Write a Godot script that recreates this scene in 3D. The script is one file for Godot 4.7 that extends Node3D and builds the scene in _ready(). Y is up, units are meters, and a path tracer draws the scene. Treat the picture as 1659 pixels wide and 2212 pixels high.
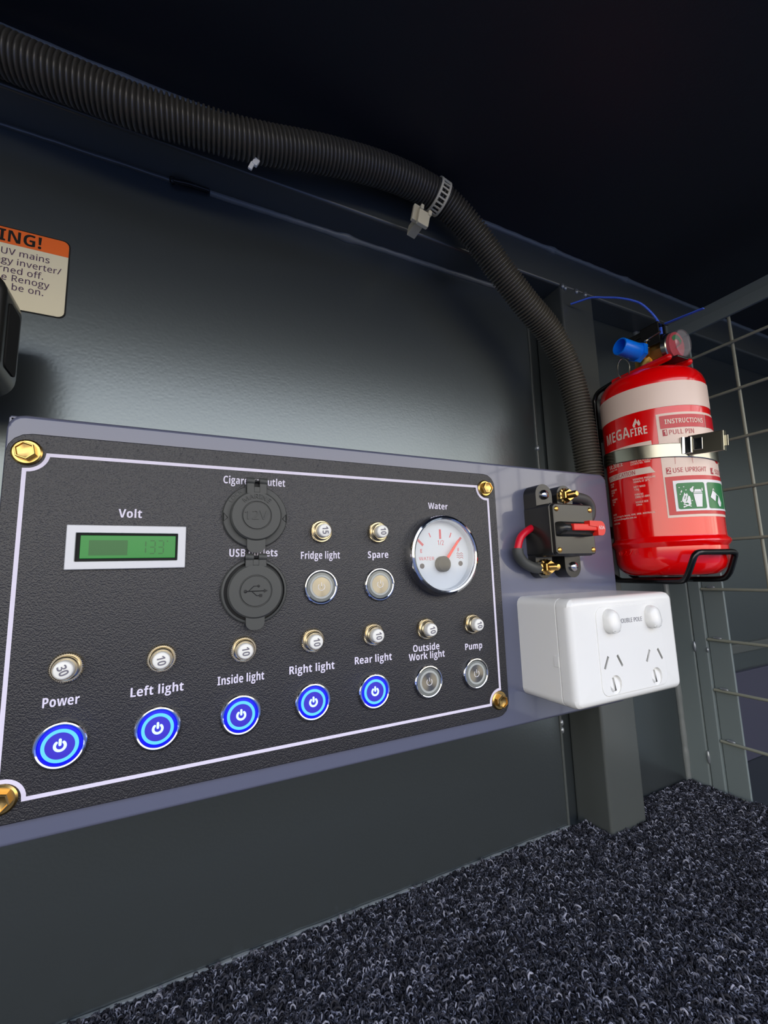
extends Node3D
# Inside of a vehicle canopy: switch panel, conduit, fire extinguisher, power outlet. Metres; x right along the back wall, y up, z towards the open side.

# ------------------------------------------------------------------ mesh builder
class Soup:
	var t := PackedVector3Array()  # triangles, counter-clockwise seen from outside
	func solid(a: PackedVector3Array, xf := Transform3D()) -> void:
		if a.is_empty():
			return
		var o := a[0]
		var v := 0.0
		for i in range(0, a.size(), 3):
			v += (a[i] - o).dot((a[i + 1] - o).cross(a[i + 2] - o))
		for i in range(0, a.size(), 3):
			t.append(xf * a[i])
			t.append(xf * (a[i + 1] if v >= 0 else a[i + 2]))
			t.append(xf * (a[i + 2] if v >= 0 else a[i + 1]))
	func loft(loops: Array, xf := Transform3D(), caps := true, wrap := false) -> void:
		var a := PackedVector3Array()
		var n: int = loops[0].size()
		var last := loops.size() if wrap else loops.size() - 1
		for k in last:
			var p: PackedVector3Array = loops[k]
			var q: PackedVector3Array = loops[(k + 1) % loops.size()]
			for i in n:
				var j := (i + 1) % n
				_t(a, p[i], p[j], q[j])
				_t(a, p[i], q[j], q[i])
		if caps and not wrap:
			for e in 2:
				var p: PackedVector3Array = loops[0] if e == 0 else loops[-1]
				var c := Vector3()
				for v in p:
					c += v
				c /= n
				for i in n:
					if e == 0:
						_t(a, c, p[(i + 1) % n], p[i])
					else:
						_t(a, c, p[i], p[(i + 1) % n])
		solid(a, xf)
	func _t(a: PackedVector3Array, p: Vector3, q: Vector3, r: Vector3) -> void:
		if (q - p).cross(r - p).length_squared() > 1e-22:
			a.append(p)
			a.append(q)
			a.append(r)
	# profile of (radius, height) turned about z
	func lathe(profile: Array, n := 32, xf := Transform3D(), wrap := false, teeth := 0.0) -> void:
		var loops := []
		for p in profile:
			var l := PackedVector3Array()
			for i in n:
				var r: float = p.x * (1.0 - (teeth if i % 2 == 1 else 0.0))
				l.append(Vector3(cos(TAU * i / n) * r, sin(TAU * i / n) * r, p.y))
			loops.append(l)
		loft(loops, xf, not wrap, wrap)
	func tube(path: Array, radius, n := 10, xf := Transform3D(), wrap := false) -> void:
		var loops := []
		var side := Vector3()
		var m := path.size()
		for k in m:
			var d: Vector3 = (path[(k + 1) % m] - path[(k - 1 + m) % m]) if wrap else (path[mini(k + 1, m - 1)] - path[maxi(k - 1, 0)])
			d = d.normalized()
			if k == 0:
				side = d.cross(Vector3.UP if absf(d.y) < 0.9 else Vector3.RIGHT).normalized()
			side = (side - d * side.dot(d)).normalized()
			var up := d.cross(side)
			var r: float = radius if radius is float else radius[k]
			var l := PackedVector3Array()
			for i in n:
				l.append(path[k] + (side * cos(TAU * i / n) + up * sin(TAU * i / n)) * r)
			loops.append(l)
		loft(loops, xf, true, wrap)
	static func outline(w: float, h: float, r: float, seg := 4) -> PackedVector2Array:
		var o := PackedVector2Array()
		r = clampf(r, 1e-5, minf(w, h) / 2 - 1e-6)
		for q in 4:
			var c := Vector2((w / 2 - r) * (1 if q in [0, 3] else -1), (h / 2 - r) * (1 if q < 2 else -1))
			for i in seg + 1:
				var a := PI / 2 * (q + float(i) / seg)
				o.append(c + Vector2(cos(a), sin(a)) * r)
		return o
	# rounded rectangle centred on c in x and y, from z0 to z1, edges rounded by b0 and b1
	func slab(c: Vector2, w: float, h: float, r: float, z0: float, z1: float, b1 := 0.0, b0 := 0.0, xf := Transform3D(), seg := 4, taper := 0.0) -> void:
		var lv := []
		if b0 > 0:
			for i in 3:
				var a := PI / 2 * i / 3.0
				lv.append([b0 * (1 - sin(a)), z0 + b0 * (1 - cos(a))])
		lv.append([0.0, z0 + b0])
		if b1 > 0:
			for i in range(0, 4):
				var a := PI / 2 * i / 3.0
				lv.append([b1 * (1 - cos(a)) + taper, z1 - b1 + b1 * sin(a)])
		else:
			lv.append([taper, z1])
		var loops := []
		for e in lv:
			var l := PackedVector3Array()
			for p in outline(w - 2 * e[0], h - 2 * e[0], r - e[0], seg):
				l.append(Vector3(c.x + p.x, c.y + p.y, e[1]))
			loops.append(l)
		loft(loops, xf)
	func box(lo: Vector3, hi: Vector3, b := 0.0005, xf := Transform3D()) -> void:
		var c := (lo + hi) / 2
		slab(Vector2(c.x, c.y), hi.x - lo.x, hi.y - lo.y, maxf(b, 2e-5), lo.z, hi.z, b, b, xf, 2)
	# any simple polygon pushed out from z0 to z1
	func poly(o: PackedVector2Array, z0: float, z1: float, xf := Transform3D()) -> void:
		if Geometry2D.is_polygon_clockwise(o):
			o = o.duplicate()
			o.reverse()
		var a := PackedVector3Array()
		var ix := Geometry2D.triangulate_polygon(o)
		for i in range(0, ix.size(), 3):
			var p := o[ix[i]]
			var q := o[ix[i + 1]]
			var r := o[ix[i + 2]]
			if (q - p).cross(r - p) < 0:
				var s := q
				q = r
				r = s
			_t(a, Vector3(p.x, p.y, z1), Vector3(q.x, q.y, z1), Vector3(r.x, r.y, z1))
			_t(a, Vector3(p.x, p.y, z0), Vector3(r.x, r.y, z0), Vector3(q.x, q.y, z0))
		for i in o.size():
			var p := o[i]
			var q := o[(i + 1) % o.size()]
			_t(a, Vector3(p.x, p.y, z0), Vector3(q.x, q.y, z0), Vector3(q.x, q.y, z1))
			_t(a, Vector3(p.x, p.y, z0), Vector3(q.x, q.y, z1), Vector3(p.x, p.y, z1))
		solid(a, xf)
	func ball(c: Vector3, r: float, squash := Vector3.ONE, n := 10) -> void:
		var pr := []
		for i in 7:
			var a := -PI / 2 + PI * i / 6.0
			pr.append(Vector2(cos(a) * r, sin(a) * r))
		lathe(pr, n, Transform3D(Basis.from_scale(squash), c))
	func mesh(crease := 38.0) -> ArrayMesh:
		var n := t.size()
		var fn := PackedVector3Array()
		var at := {}
		for i in range(0, n, 3):
			fn.append((t[i + 1] - t[i]).cross(t[i + 2] - t[i]))
		var keys := []
		for i in n:
			var k := Vector3i((t[i] * 1e6).round())
			keys.append(k)
			if at.has(k):
				at[k].append(i / 3)
			else:
				at[k] = [i / 3]
		var c := cos(deg_to_rad(crease))
		var v := PackedVector3Array()
		var nn := PackedVector3Array()
		v.resize(n)
		nn.resize(n)
		for i in range(0, n, 3):
			var f := fn[i / 3]
			var u := f.normalized()
			for e in 3:
				var s := Vector3()
				for g in at[keys[i + e]]:
					var w := fn[g]
					if w.dot(u) >= c * w.length():
						s += w
				var put: int = i + [0, 2, 1][e]
				v[put] = t[i + e]
				nn[put] = s.normalized() if s.length_squared() > 0 else u
		var arr := []
		arr.resize(Mesh.ARRAY_MAX)
		arr[Mesh.ARRAY_VERTEX] = v
		arr[Mesh.ARRAY_NORMAL] = nn
		var m := ArrayMesh.new()
		m.add_surface_from_arrays(Mesh.PRIMITIVE_TRIANGLES, arr)
		return m

# ------------------------------------------------------------------ helpers
var M := {}
var glyph_cache := {}
var taken := {}

func mat(key: String, c: Color, rough := 0.5, metal := 0.0, spec := 0.5) -> StandardMaterial3D:
	var m := StandardMaterial3D.new()
	m.resource_name = key
	m.albedo_color = c
	m.roughness = rough
	m.metallic = metal
	m.metallic_specular = spec
	M[key] = m
	return m

func rgb(r: float, g: float, b: float) -> Color:
	return Color(r / 255, g / 255, b / 255)

# fine relief that repeats without a seam: random heights on a lattice that wraps, tile metres wide
func grain(m: StandardMaterial3D, cells: int, tile: float, strength: float, seed_: int) -> void:
	var rng := RandomNumberGenerator.new()
	rng.seed = seed_
	var g := PackedFloat32Array()
	for i in cells * cells:
		g.append(rng.randf())
	var n := 256
	var im := Image.create(n, n, false, Image.FORMAT_RGB8)
	var h := PackedFloat32Array()
	h.resize(n * n)
	for y in n:
		var fy := float(y) * cells / n
		var y0 := int(fy)
		var ty := smoothstep(0.0, 1.0, fy - y0)
		var y1 := (y0 + 1) % cells
		for x in n:
			var fx := float(x) * cells / n
			var x0 := int(fx)
			var tx := smoothstep(0.0, 1.0, fx - x0)
			var x1 := (x0 + 1) % cells
			h[y * n + x] = lerpf(lerpf(g[y0 * cells + x0], g[y0 * cells + x1], tx), lerpf(g[y1 * cells + x0], g[y1 * cells + x1], tx), ty)
	for y in n:
		for x in n:
			var dx := h[y * n + (x + 1) % n] - h[y * n + (x + n - 1) % n]
			var dy := h[((y + 1) % n) * n + x] - h[((y + n - 1) % n) * n + x]
			var v := Vector3(-dx * strength, dy * strength, 1.0).normalized()
			im.set_pixel(x, y, Color(v.x * 0.5 + 0.5, v.y * 0.5 + 0.5, v.z * 0.5 + 0.5))
	m.normal_enabled = true
	m.normal_texture = ImageTexture.create_from_image(im)
	m.normal_scale = 1.0
	m.uv1_triplanar = true
	m.uv1_world_triplanar = true
	m.uv1_scale = Vector3.ONE / tile

func numbered(called: String) -> String:
	if not taken.has(called):
		taken[called] = 0
		return called
	taken[called] += 1
	return "%s_%03d" % [called, taken[called]]

func thing(called: String, label: String, category: String, at := Vector3.ZERO, group := "") -> Node3D:
	var o := Node3D.new()
	o.name = numbered(called)
	add_child(o)
	o.position = at
	tag(o, label, category, group)
	return o

func tag(o: Node, label: String, category := "", group := "") -> void:
	if label:
		o.set_meta("label", label)
	if category:
		o.set_meta("category", category)
	if group:
		o.set_meta("group", group)

func put(called: String, m: Mesh, material: Material, parent: Node = null, label := "") -> MeshInstance3D:
	var o := MeshInstance3D.new()
	o.mesh = m
	o.material_override = null
	for i in m.get_surface_count():
		m.surface_set_material(i, material) if m.surface_get_material(i) == null else null
	if m.surface_get_material(0) != material:
		o.material_override = material
	if parent == null:
		o.name = numbered(called)
		add_child(o)
	else:
		o.name = called
		parent.add_child(o, true)
		var k := str(o.name)
		if k != called:  # Godot's own numbering becomes _001 and so on
			var i := 1
			while parent.has_node("%s_%03d" % [called, i]):
				i += 1
			o.name = "%s_%03d" % [called, i]
	if label:
		o.set_meta("label", label)
	return o

func structure(called: String, s: Soup, material: Material, label := "", crease := 38.0) -> MeshInstance3D:
	var o := put(called, s.mesh(crease), material)
	o.set_meta("kind", "structure")
	if label:
		o.set_meta("label", label)
	return o

# ------------------------------------------------------------------ printing: flat shapes mapped on a surface
func glyphs(s: String, bold: bool, depth := 0.0) -> Array:
	var key := "%s|%s|%s" % [s, bold, depth]
	if not glyph_cache.has(key):
		var tm := TextMesh.new()
		var f := SystemFont.new()
		f.font_names = PackedStringArray(["Droid Sans"])
		f.font_weight = 700 if bold else 400
		tm.font = f
		tm.font_size = 64
		tm.pixel_size = 0.001
		tm.depth = depth
		tm.curve_step = 3.0
		tm.text = s
		var a = tm.surface_get_arrays(0)
		var v: PackedVector3Array = a[Mesh.ARRAY_VERTEX]
		var lo := 1e9
		var hi := -1e9
		for p in v:
			lo = minf(lo, p.x)
			hi = maxf(hi, p.x)
		glyph_cache[key] = [v, a[Mesh.ARRAY_NORMAL], a[Mesh.ARRAY_INDEX], lo, hi]
	return glyph_cache[key]

const CAP := 0.0457
const BASE := -0.0225

# place: Callable(x, y, z) -> [position, normal turned from n]; align -1 left, 0 centre, 1 right; width 0 keeps the letter shape times stretch
func lettering(s: String, cap: float, width: float, place: Callable, align := 0, bold := true, stretch := 0.9, turn := 0.0, depth := 0.0) -> ArrayMesh:
	var sy := cap / CAP
	var g := glyphs(s, bold, depth / sy if depth > 0 else 0.0)
	var v: PackedVector3Array = g[0]
	var sx := width / (float(g[4]) - float(g[3])) if width > 0 else sy * stretch
	var mid: float = [g[3], (g[3] + g[4]) / 2, g[4]][align + 1]
	var pos := PackedVector3Array()
	var nor := PackedVector3Array()
	for i in v.size():
		var p := Vector2((v[i].x - mid) * sx, (v[i].y - BASE) * sy - cap / 2).rotated(turn)
		var q: Array = place.call(p.x, p.y, v[i].z * sy + depth / 2)
		pos.append(q[0])
		var n: Vector3 = g[1][i]
		var n2 := Vector2(n.x, n.y).rotated(turn)
		nor.append((q[1] as Basis) * Vector3(n2.x, n2.y, n.z))
	var arr := []
	arr.resize(Mesh.ARRAY_MAX)
	arr[Mesh.ARRAY_VERTEX] = pos
	arr[Mesh.ARRAY_NORMAL] = nor
	arr[Mesh.ARRAY_INDEX] = g[2]
	var m := ArrayMesh.new()
	m.add_surface_from_arrays(Mesh.PRIMITIVE_TRIANGLES, arr)
	return m

func flat(at: Vector3, b := Basis()) -> Callable:
	return func(x: float, y: float, z: float) -> Array: return [at + b * Vector3(x, y, z), b]

# letters along an arc of radius r about c in the xy plane; mid in radians from +y, clockwise positive
func arc(c: Vector3, r: float, mid: float) -> Callable:
	return func(x: float, y: float, z: float) -> Array:
		var a := mid + x / r
		return [c + Vector3(sin(a) * (r + y), cos(a) * (r + y), z), Basis(Vector3.BACK, -a)]

# upright cylinder of radius r about the y axis; theta from +z towards +x
func round_(r: float, theta: float, y0: float) -> Callable:
	return func(x: float, y: float, z: float) -> Array:
		var a := theta + x / r
		return [Vector3(sin(a) * (r + z), y0 + y, cos(a) * (r + z)), Basis(Vector3.UP, a)]

func print_sheet(polys: Array, place: Callable, limit := 0.0025) -> ArrayMesh:
	var pos := PackedVector3Array()
	var nor := PackedVector3Array()
	for o in polys:
		var ix := Geometry2D.triangulate_polygon(o)
		for i in range(0, ix.size(), 3):
			_cut(o[ix[i]], o[ix[i + 1]], o[ix[i + 2]], place, limit, pos, nor)
	var arr := []
	arr.resize(Mesh.ARRAY_MAX)
	arr[Mesh.ARRAY_VERTEX] = pos
	arr[Mesh.ARRAY_NORMAL] = nor
	var m := ArrayMesh.new()
	m.add_surface_from_arrays(Mesh.PRIMITIVE_TRIANGLES, arr)
	return m

func _cut(p: Vector2, q: Vector2, r: Vector2, place: Callable, limit: float, pos: PackedVector3Array, nor: PackedVector3Array) -> void:
	if (q - p).cross(r - p) > 0:
		var s := q
		q = r
		r = s
	if limit > 0 and maxf(absf(p.x - q.x), maxf(absf(q.x - r.x), absf(r.x - p.x))) > limit:
		var l := [(q - p).length(), (r - q).length(), (p - r).length()]
		var k := 0 if l[0] >= l[1] and l[0] >= l[2] else (1 if l[1] >= l[2] else 2)
		var c := [p, q, r]
		var a: Vector2 = c[k]
		var b: Vector2 = c[(k + 1) % 3]
		var d: Vector2 = c[(k + 2) % 3]
		var m := (a + b) / 2
		_cut(a, m, d, place, limit, pos, nor)
		_cut(m, b, d, place, limit, pos, nor)
		return
	for v: Vector2 in [p, q, r]:
		var e: Array = place.call(v.x, v.y, 0.0)
		pos.append(e[0])
		nor.append((e[1] as Basis) * Vector3.BACK)

func rect(x0: float, y0: float, x1: float, y1: float) -> PackedVector2Array:
	return PackedVector2Array([Vector2(x0, y0), Vector2(x1, y0), Vector2(x1, y1), Vector2(x0, y1)])

func pts(a: Array, k := 1.0) -> PackedVector2Array:
	var o := PackedVector2Array()
	for i in range(0, a.size(), 2):
		o.append(Vector2(a[i], a[i + 1]) * k)
	return o

func stroke(p: Array, w: float) -> Array:  # a thin line as short rectangles
	var out := []
	for i in p.size() - 1:
		var d: Vector2 = (p[i + 1] - p[i]).normalized() * w / 2
		var n := Vector2(-d.y, d.x)
		out.append(PackedVector2Array([p[i] - d + n, p[i] - d - n, p[i + 1] + d - n, p[i + 1] + d + n]))
	return out

func ribbon(p: Array, w: float) -> Array:  # a closed line of even width with mitred joints
	var n := p.size()
	var a := []
	var b := []
	for i in n:
		var d0: Vector2 = (p[i] - p[(i + n - 1) % n]).normalized()
		var d1: Vector2 = (p[(i + 1) % n] - p[i]).normalized()
		var m := (d0.orthogonal() + d1.orthogonal()).normalized()
		m *= w / 2 / maxf(0.5, m.dot(d0.orthogonal()))
		a.append(p[i] + m)
		b.append(p[i] - m)
	var out := []
	for i in n:
		var j := (i + 1) % n
		out.append(PackedVector2Array([a[i], a[j], b[j], b[i]]))
	return out

func spline(c: Array, step: float) -> Array:
	var cu := Curve3D.new()
	cu.bake_interval = step / 2
	for i in c.size():
		var tan_: Vector3 = (c[mini(i + 1, c.size() - 1)] - c[maxi(i - 1, 0)]) / 6.0
		cu.add_point(c[i], -tan_, tan_)
	var n := int(cu.get_baked_length() / step)
	var out := []
	for i in n + 1:
		out.append(cu.sample_baked(cu.get_baked_length() * i / n, true))
	return out

const RIGHT_TO_AXIS := Basis(Vector3(0, 0, -1), Vector3(0, 1, 0), Vector3(1, 0, 0))  # a lathe's z becomes x
const UP_AXIS := Basis(Vector3(1, 0, 0), Vector3(0, 0, -1), Vector3(0, 1, 0))  # a lathe's z becomes y

func along(d: Vector3, at: Vector3) -> Transform3D:  # a lathe's z becomes d
	d = d.normalized()
	var x := (Vector3.UP if absf(d.y) < 0.95 else Vector3.RIGHT).cross(d).normalized()
	return Transform3D(Basis(x, d.cross(x), d), at)

# ------------------------------------------------------------------ the scene
const PLATE_Z := 0.0
const FACE_Z := -0.003   # front of the blue-grey housing
const WALL_Z := -0.07
const FLOOR_Y := -0.1505
const TOP_Y := 0.4415

func _ready() -> void:
	camera_and_light()
	materials()
	shell()
	posts_and_rail()
	partition()
	housing()
	control_panel()
	power_outlet()
	extinguisher()
	conduit()
	breaker()
	small_things()
	carpet()

func camera_and_light() -> void:
	var cam := Camera3D.new()
	cam.name = "camera"
	cam.fov = 99.58
	cam.near = 0.01
	cam.far = 200.0
	cam.transform = Transform3D(Basis(Vector3(0.90028, -0.03025, 0.43425), Vector3(-0.03352, 0.98981, 0.13843), Vector3(-0.43401, -0.13918, 0.89009)).orthonormalized(), Vector3(0.06755, 0.09635, 0.26308))
	add_child(cam)
	cam.current = true
	var sky_m := ProceduralSkyMaterial.new()
	sky_m.sky_top_color = rgb(150, 178, 232)
	sky_m.sky_horizon_color = rgb(255, 243, 216)
	sky_m.sky_curve = 0.4
	sky_m.ground_bottom_color = rgb(70, 72, 80)
	sky_m.ground_horizon_color = rgb(150, 150, 150)
	sky_m.sun_angle_max = 1.0
	var sky := Sky.new()
	sky.sky_material = sky_m
	var env := Environment.new()
	env.background_mode = Environment.BG_SKY
	env.sky = sky
	env.tonemap_mode = Environment.TONE_MAPPER_LINEAR
	env.tonemap_exposure = 4.0
	env.sdfgi_enabled = true
	env.ssao_enabled = true
	env.ssil_enabled = true
	var we := WorldEnvironment.new()
	we.name = "world_environment"
	we.environment = env
	add_child(we)

func materials() -> void:
	var m := mat("charcoal paint", rgb(110, 118, 121), 0.28, 0.84, 0.5)
	grain(m, 64, 0.09, 0.03, 3)
	m = mat("ceiling paint", rgb(40, 41, 44), 0.5)
	grain(m, 64, 0.09, 0.08, 4)
	m = mat("rail paint", rgb(72, 76, 74), 0.3, 0.0, 0.8)
	mat("frame paint", rgb(112, 122, 122), 0.4)
	mat("kick panel", rgb(60, 60, 76), 0.4)
	mat("wire paint", rgb(136, 138, 124), 0.4)
	m = mat("sealant", rgb(118, 122, 120), 0.3)
	m = mat("weld", rgb(150, 155, 160), 0.3, 0.6)
	m = mat("housing paint", rgb(93, 97, 118), 0.3)
	m.clearcoat_enabled = true
	m.clearcoat = 0.8
	m.clearcoat_roughness = 0.06
	m = mat("panel plastic", rgb(33, 33, 38), 0.42, 0.0, 0.55)
	grain(m, 110, 0.040, 0.50, 7)
	mat("white print", rgb(226, 220, 238), 0.5)
	mat("hole shade", rgb(66, 60, 66), 0.6)
	mat("grey print", rgb(112, 110, 122), 0.6)
	mat("black plastic", rgb(82, 78, 69), 0.3, 0.0, 0.6)
	mat("rubber", rgb(66, 68, 66), 0.5)
	mat("rubber dark", rgb(20, 21, 21), 0.6)
	mat("gloss black", rgb(34, 34, 32), 0.24)
	mat("black wire", rgb(12, 12, 12), 0.25)
	mat("chrome", rgb(215, 215, 215), 0.07, 1.0)
	mat("steel", rgb(172, 170, 156), 0.22, 1.0)
	mat("brushed", rgb(150, 144, 126), 0.33, 1.0)
	m = mat("turned metal", rgb(168, 160, 140), 0.3, 1.0)
	m.anisotropy_enabled = true
	m.anisotropy = 0.8
	mat("frosted ring", rgb(122, 126, 122), 0.2)
	mat("nickel", rgb(206, 192, 160), 0.26, 1.0)
	mat("yellow zinc", rgb(214, 176, 104), 0.26, 1.0)
	mat("brass", rgb(232, 186, 100), 0.34, 1.0)
	mat("white plastic", rgb(236, 236, 232), 0.25)
	mat("cap plastic", rgb(238, 238, 232), 0.35)
	mat("clip plastic", rgb(236, 226, 194), 0.4)
	mat("silver frame", rgb(208, 210, 216), 0.4, 0.15)
	mat("dial", rgb(206, 213, 219), 0.5)
	mat("dial red", rgb(206, 60, 76), 0.5)
	mat("needle", rgb(246, 46, 28), 0.4)
	mat("frost", rgb(176, 180, 176), 0.35)
	mat("red paint", rgb(240, 0, 2), 0.16)
	m = M["red paint"]
	m.clearcoat_enabled = true
	m.clearcoat = 0.6
	m.clearcoat_roughness = 0.05
	mat("red label", rgb(206, 18, 34), 0.22)
	mat("warm tinted label", rgb(242, 216, 200), 0.3)  # white print with the warm reflected tint put into its colour
	mat("white label", rgb(240, 238, 240), 0.25)
	mat("red ink", rgb(186, 40, 58), 0.4)
	mat("green label", rgb(10, 120, 58), 0.3)
	mat("blue plastic", rgb(0, 124, 250), 0.3)
	mat("blue tie", rgb(72, 112, 240), 0.35)
	mat("red lever", rgb(232, 40, 30), 0.35)
	mat("red cable", rgb(216, 16, 44), 0.35)
	mat("red sleeve", rgb(228, 6, 10), 0.3)
	mat("sticker", rgb(226, 218, 190), 0.5)
	mat("orange print", rgb(236, 104, 26), 0.5)
	mat("purple print", rgb(70, 40, 76), 0.6)
	mat("dark gap", rgb(8, 8, 8), 0.8)
	m = mat("clear pane", Color(1, 1, 1, 0.02), 0.02, 0.0, 0.35)
	m.transparency = BaseMaterial3D.TRANSPARENCY_ALPHA
	m = mat("lens", Color(1, 1, 1, 0.06), 0.03, 0.0, 0.4)
	m.transparency = BaseMaterial3D.TRANSPARENCY_ALPHA
	glow("deep blue glow", rgb(8, 8, 60), rgb(4, 14, 255), 0.23)
	glow("ring glow", rgb(24, 60, 100), rgb(105, 220, 255), 0.25)
	glow("symbol glow", rgb(90, 130, 150), rgb(200, 248, 255), 0.34)
	glow("blue spill metal", rgb(40, 36, 110), rgb(70, 50, 235), 0.12)  # plain metal disc; blue of the button light put into colour and emission
	glow("screen green", rgb(10, 50, 20), rgb(20, 180, 62), 0.11)
	glow("screen segment", rgb(8, 40, 16), rgb(18, 160, 54), 0.07)

func glow(key: String, c: Color, e: Color, energy: float) -> void:
	var m := mat(key, c, 0.3)
	m.emission_enabled = true
	m.emission = e
	m.emission_energy_multiplier = energy

func shell() -> void:
	var s := Soup.new()
	s.box(Vector3(-1.0, -0.2, -0.11), Vector3(0.4172, 0.47, WALL_Z), 0.0006)
	s.box(Vector3(0.4172, -0.2, -0.12), Vector3(1.5, 0.47, -0.08), 0.0006)
	s.box(Vector3(0.489, -0.2, -0.09), Vector3(1.5, 0.47, WALL_Z - 0.0005), 0.0006)
	structure("wall_back", s, M["charcoal paint"], "charcoal painted steel back wall of the canopy")
	s = Soup.new()
	s.box(Vector3(-1.04, -0.24, -0.13), Vector3(1.54, -0.152, 0.44), 0.001)
	structure("floor", s, M["charcoal paint"], "canopy floor under the grey carpet")
	s = Soup.new()
	s.box(Vector3(-1.04, TOP_Y, -0.13), Vector3(1.54, 0.48, 0.44), 0.001)
	structure("ceiling", s, M["ceiling paint"], "nearly black painted canopy roof")
	s = Soup.new()
	s.box(Vector3(-0.34, -0.2, -0.13), Vector3(-0.30, 0.46, 0.12), 0.001)  # unseen wall, its position and depth set by the light it blocks
	structure("wall_left", s, M["charcoal paint"], "dark unseen side wall left of the panel, placed and shortened to shape the light")
	s = Soup.new()
	s.box(Vector3(1.02, -0.2, -0.13), Vector3(1.06, 0.46, 0.44), 0.001)
	structure("wall_right", s, M["charcoal paint"], "dark end wall of the canopy beyond the mesh")
	# low ledge and strip on the back wall beyond the mesh
	s = Soup.new()
	s.box(Vector3(0.63, -0.0225, -0.072), Vector3(1.5, -0.0105, -0.066), 0.0012)
	structure("trim_1", s, M["rail paint"], "painted strip low on the wall beyond the mesh")
	s = Soup.new()
	s.box(Vector3(0.63, -0.152, -0.072), Vector3(1.5, -0.0455, -0.0655), 0.001)
	structure("trim_9", s, M["kick panel"], "dark purplish kick panel at the foot of the wall beyond the mesh")
	s = Soup.new()
	s.box(Vector3(-40, -1.3, 0.9), Vector3(40, -1.1, 60), 0.01)
	var g := structure("ground", s, mat("asphalt", rgb(58, 70, 96), 0.9), "unseen ground outside the open canopy, coloured blue to tint reflections")  # unseen ground, its blue chosen so the lower wall reflects a bluish tone

func bead(path: Array, r: float, seed_: int, lumps := []) -> Soup:
	var n := FastNoiseLite.new()
	n.seed = seed_
	n.frequency = 30.0
	var p := []
	var rr := []
	for c: Vector3 in path:
		var k := 1.0 + 0.25 * n.get_noise_2d(c.x + c.y * 1.7, c.z)
		for l in lumps:
			k += 0.7 * exp(-pow((c.distance_to(l)) / 0.006, 2))
		p.append(c + Vector3(0, n.get_noise_2d(c.x * 2.0, 5.0), n.get_noise_2d(c.x * 2.0, 9.0)) * 0.0004)
		rr.append(r * k)
	var s := Soup.new()
	s.tube(p, rr, 10)
	return s

func line(a: Vector3, b: Vector3, n: int) -> Array:
	var o := []
	for i in n + 1:
		o.append(a.lerp(b, float(i) / n))
	return o

func posts_and_rail() -> void:
	var s := Soup.new()
	s.box(Vector3(-1.0, 0.4012, -0.1), Vector3(1.5, TOP_Y + 0.001, -0.04), 0.0028)
	structure("trim_2", s, M["rail paint"], "square steel roof rail running along the top of the back wall")
	structure("trim_3", bead(line(Vector3(-1.0, TOP_Y - 0.001, -0.0395), Vector3(1.5, TOP_Y - 0.001, -0.0395), 500), 0.0026, 4, [Vector3(0.094, TOP_Y, -0.04), Vector3(0.428, TOP_Y, -0.04), Vector3(0.55, TOP_Y, -0.04)]), M["sealant"], "lumpy sealant bead where roof and rail meet")
	structure("trim_4", bead(line(Vector3(0.084, 0.4005, -0.0695), Vector3(0.4172, 0.4005, -0.0695), 160), 0.0028, 8, [Vector3(0.2, 0.4, -0.07)]), M["sealant"], "sealant bead under the rail on the back wall")
	structure("trim_5", bead(line(Vector3(-1.0, 0.4005, -0.0695), Vector3(0.056, 0.4005, -0.0695), 160), 0.002, 9), M["rail paint"], "sealant bead under the rail left of the gap")
	structure("trim_6", bead(line(Vector3(-0.6, -0.1488, -0.0692), Vector3(0.417, -0.1488, -0.0692), 300), 0.0016, 11), M["sealant"], "thin sealant line along the foot of the back wall")
	structure("trim_7", bead(line(Vector3(0.608, -0.16, -0.0695), Vector3(0.608, 0.42, -0.0695), 200), 0.0034, 12), M["sealant"], "sealant bead in the corner of the wall and mesh frame")
	# lip of the wall sheet beside the post
	s = Soup.new()
	s.box(Vector3(0.4145, -0.152, -0.071), Vector3(0.4172, 0.372, -0.0688), 0.0006)
	structure("trim_8", s, M["rail paint"], "folded edge of the wall sheet beside the post")
	s = Soup.new()
	s.slab(Vector2(0.463, 0.06), 0.05, 0.04, 0.0028, -0.155, 0.4015, 0.0, 0.0, Transform3D(UP_AXIS, Vector3.ZERO))
	var p := thing("steel_post", "square dark grey steel post between the blue-grey housing and the extinguisher", "post")
	put("tube", s.mesh(), M["rail paint"], p)
	for q in [Vector3(0.4172, -0.055, -0.0695), Vector3(0.4172, -0.062, -0.0695), Vector3(0.4155, 0.224, -0.0695), Vector3(0.4405, 0.401, -0.0395), Vector3(0.4445, 0.4, -0.0395), Vector3(0.462, 0.4005, -0.0395), Vector3(0.476, 0.4005, -0.0395)]:
		s = Soup.new()
		s.ball(q, 0.0026, Vector3(0.9, 1.3, 0.8))
		put("weld_bead", s.mesh(60), M["weld"], p)

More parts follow.
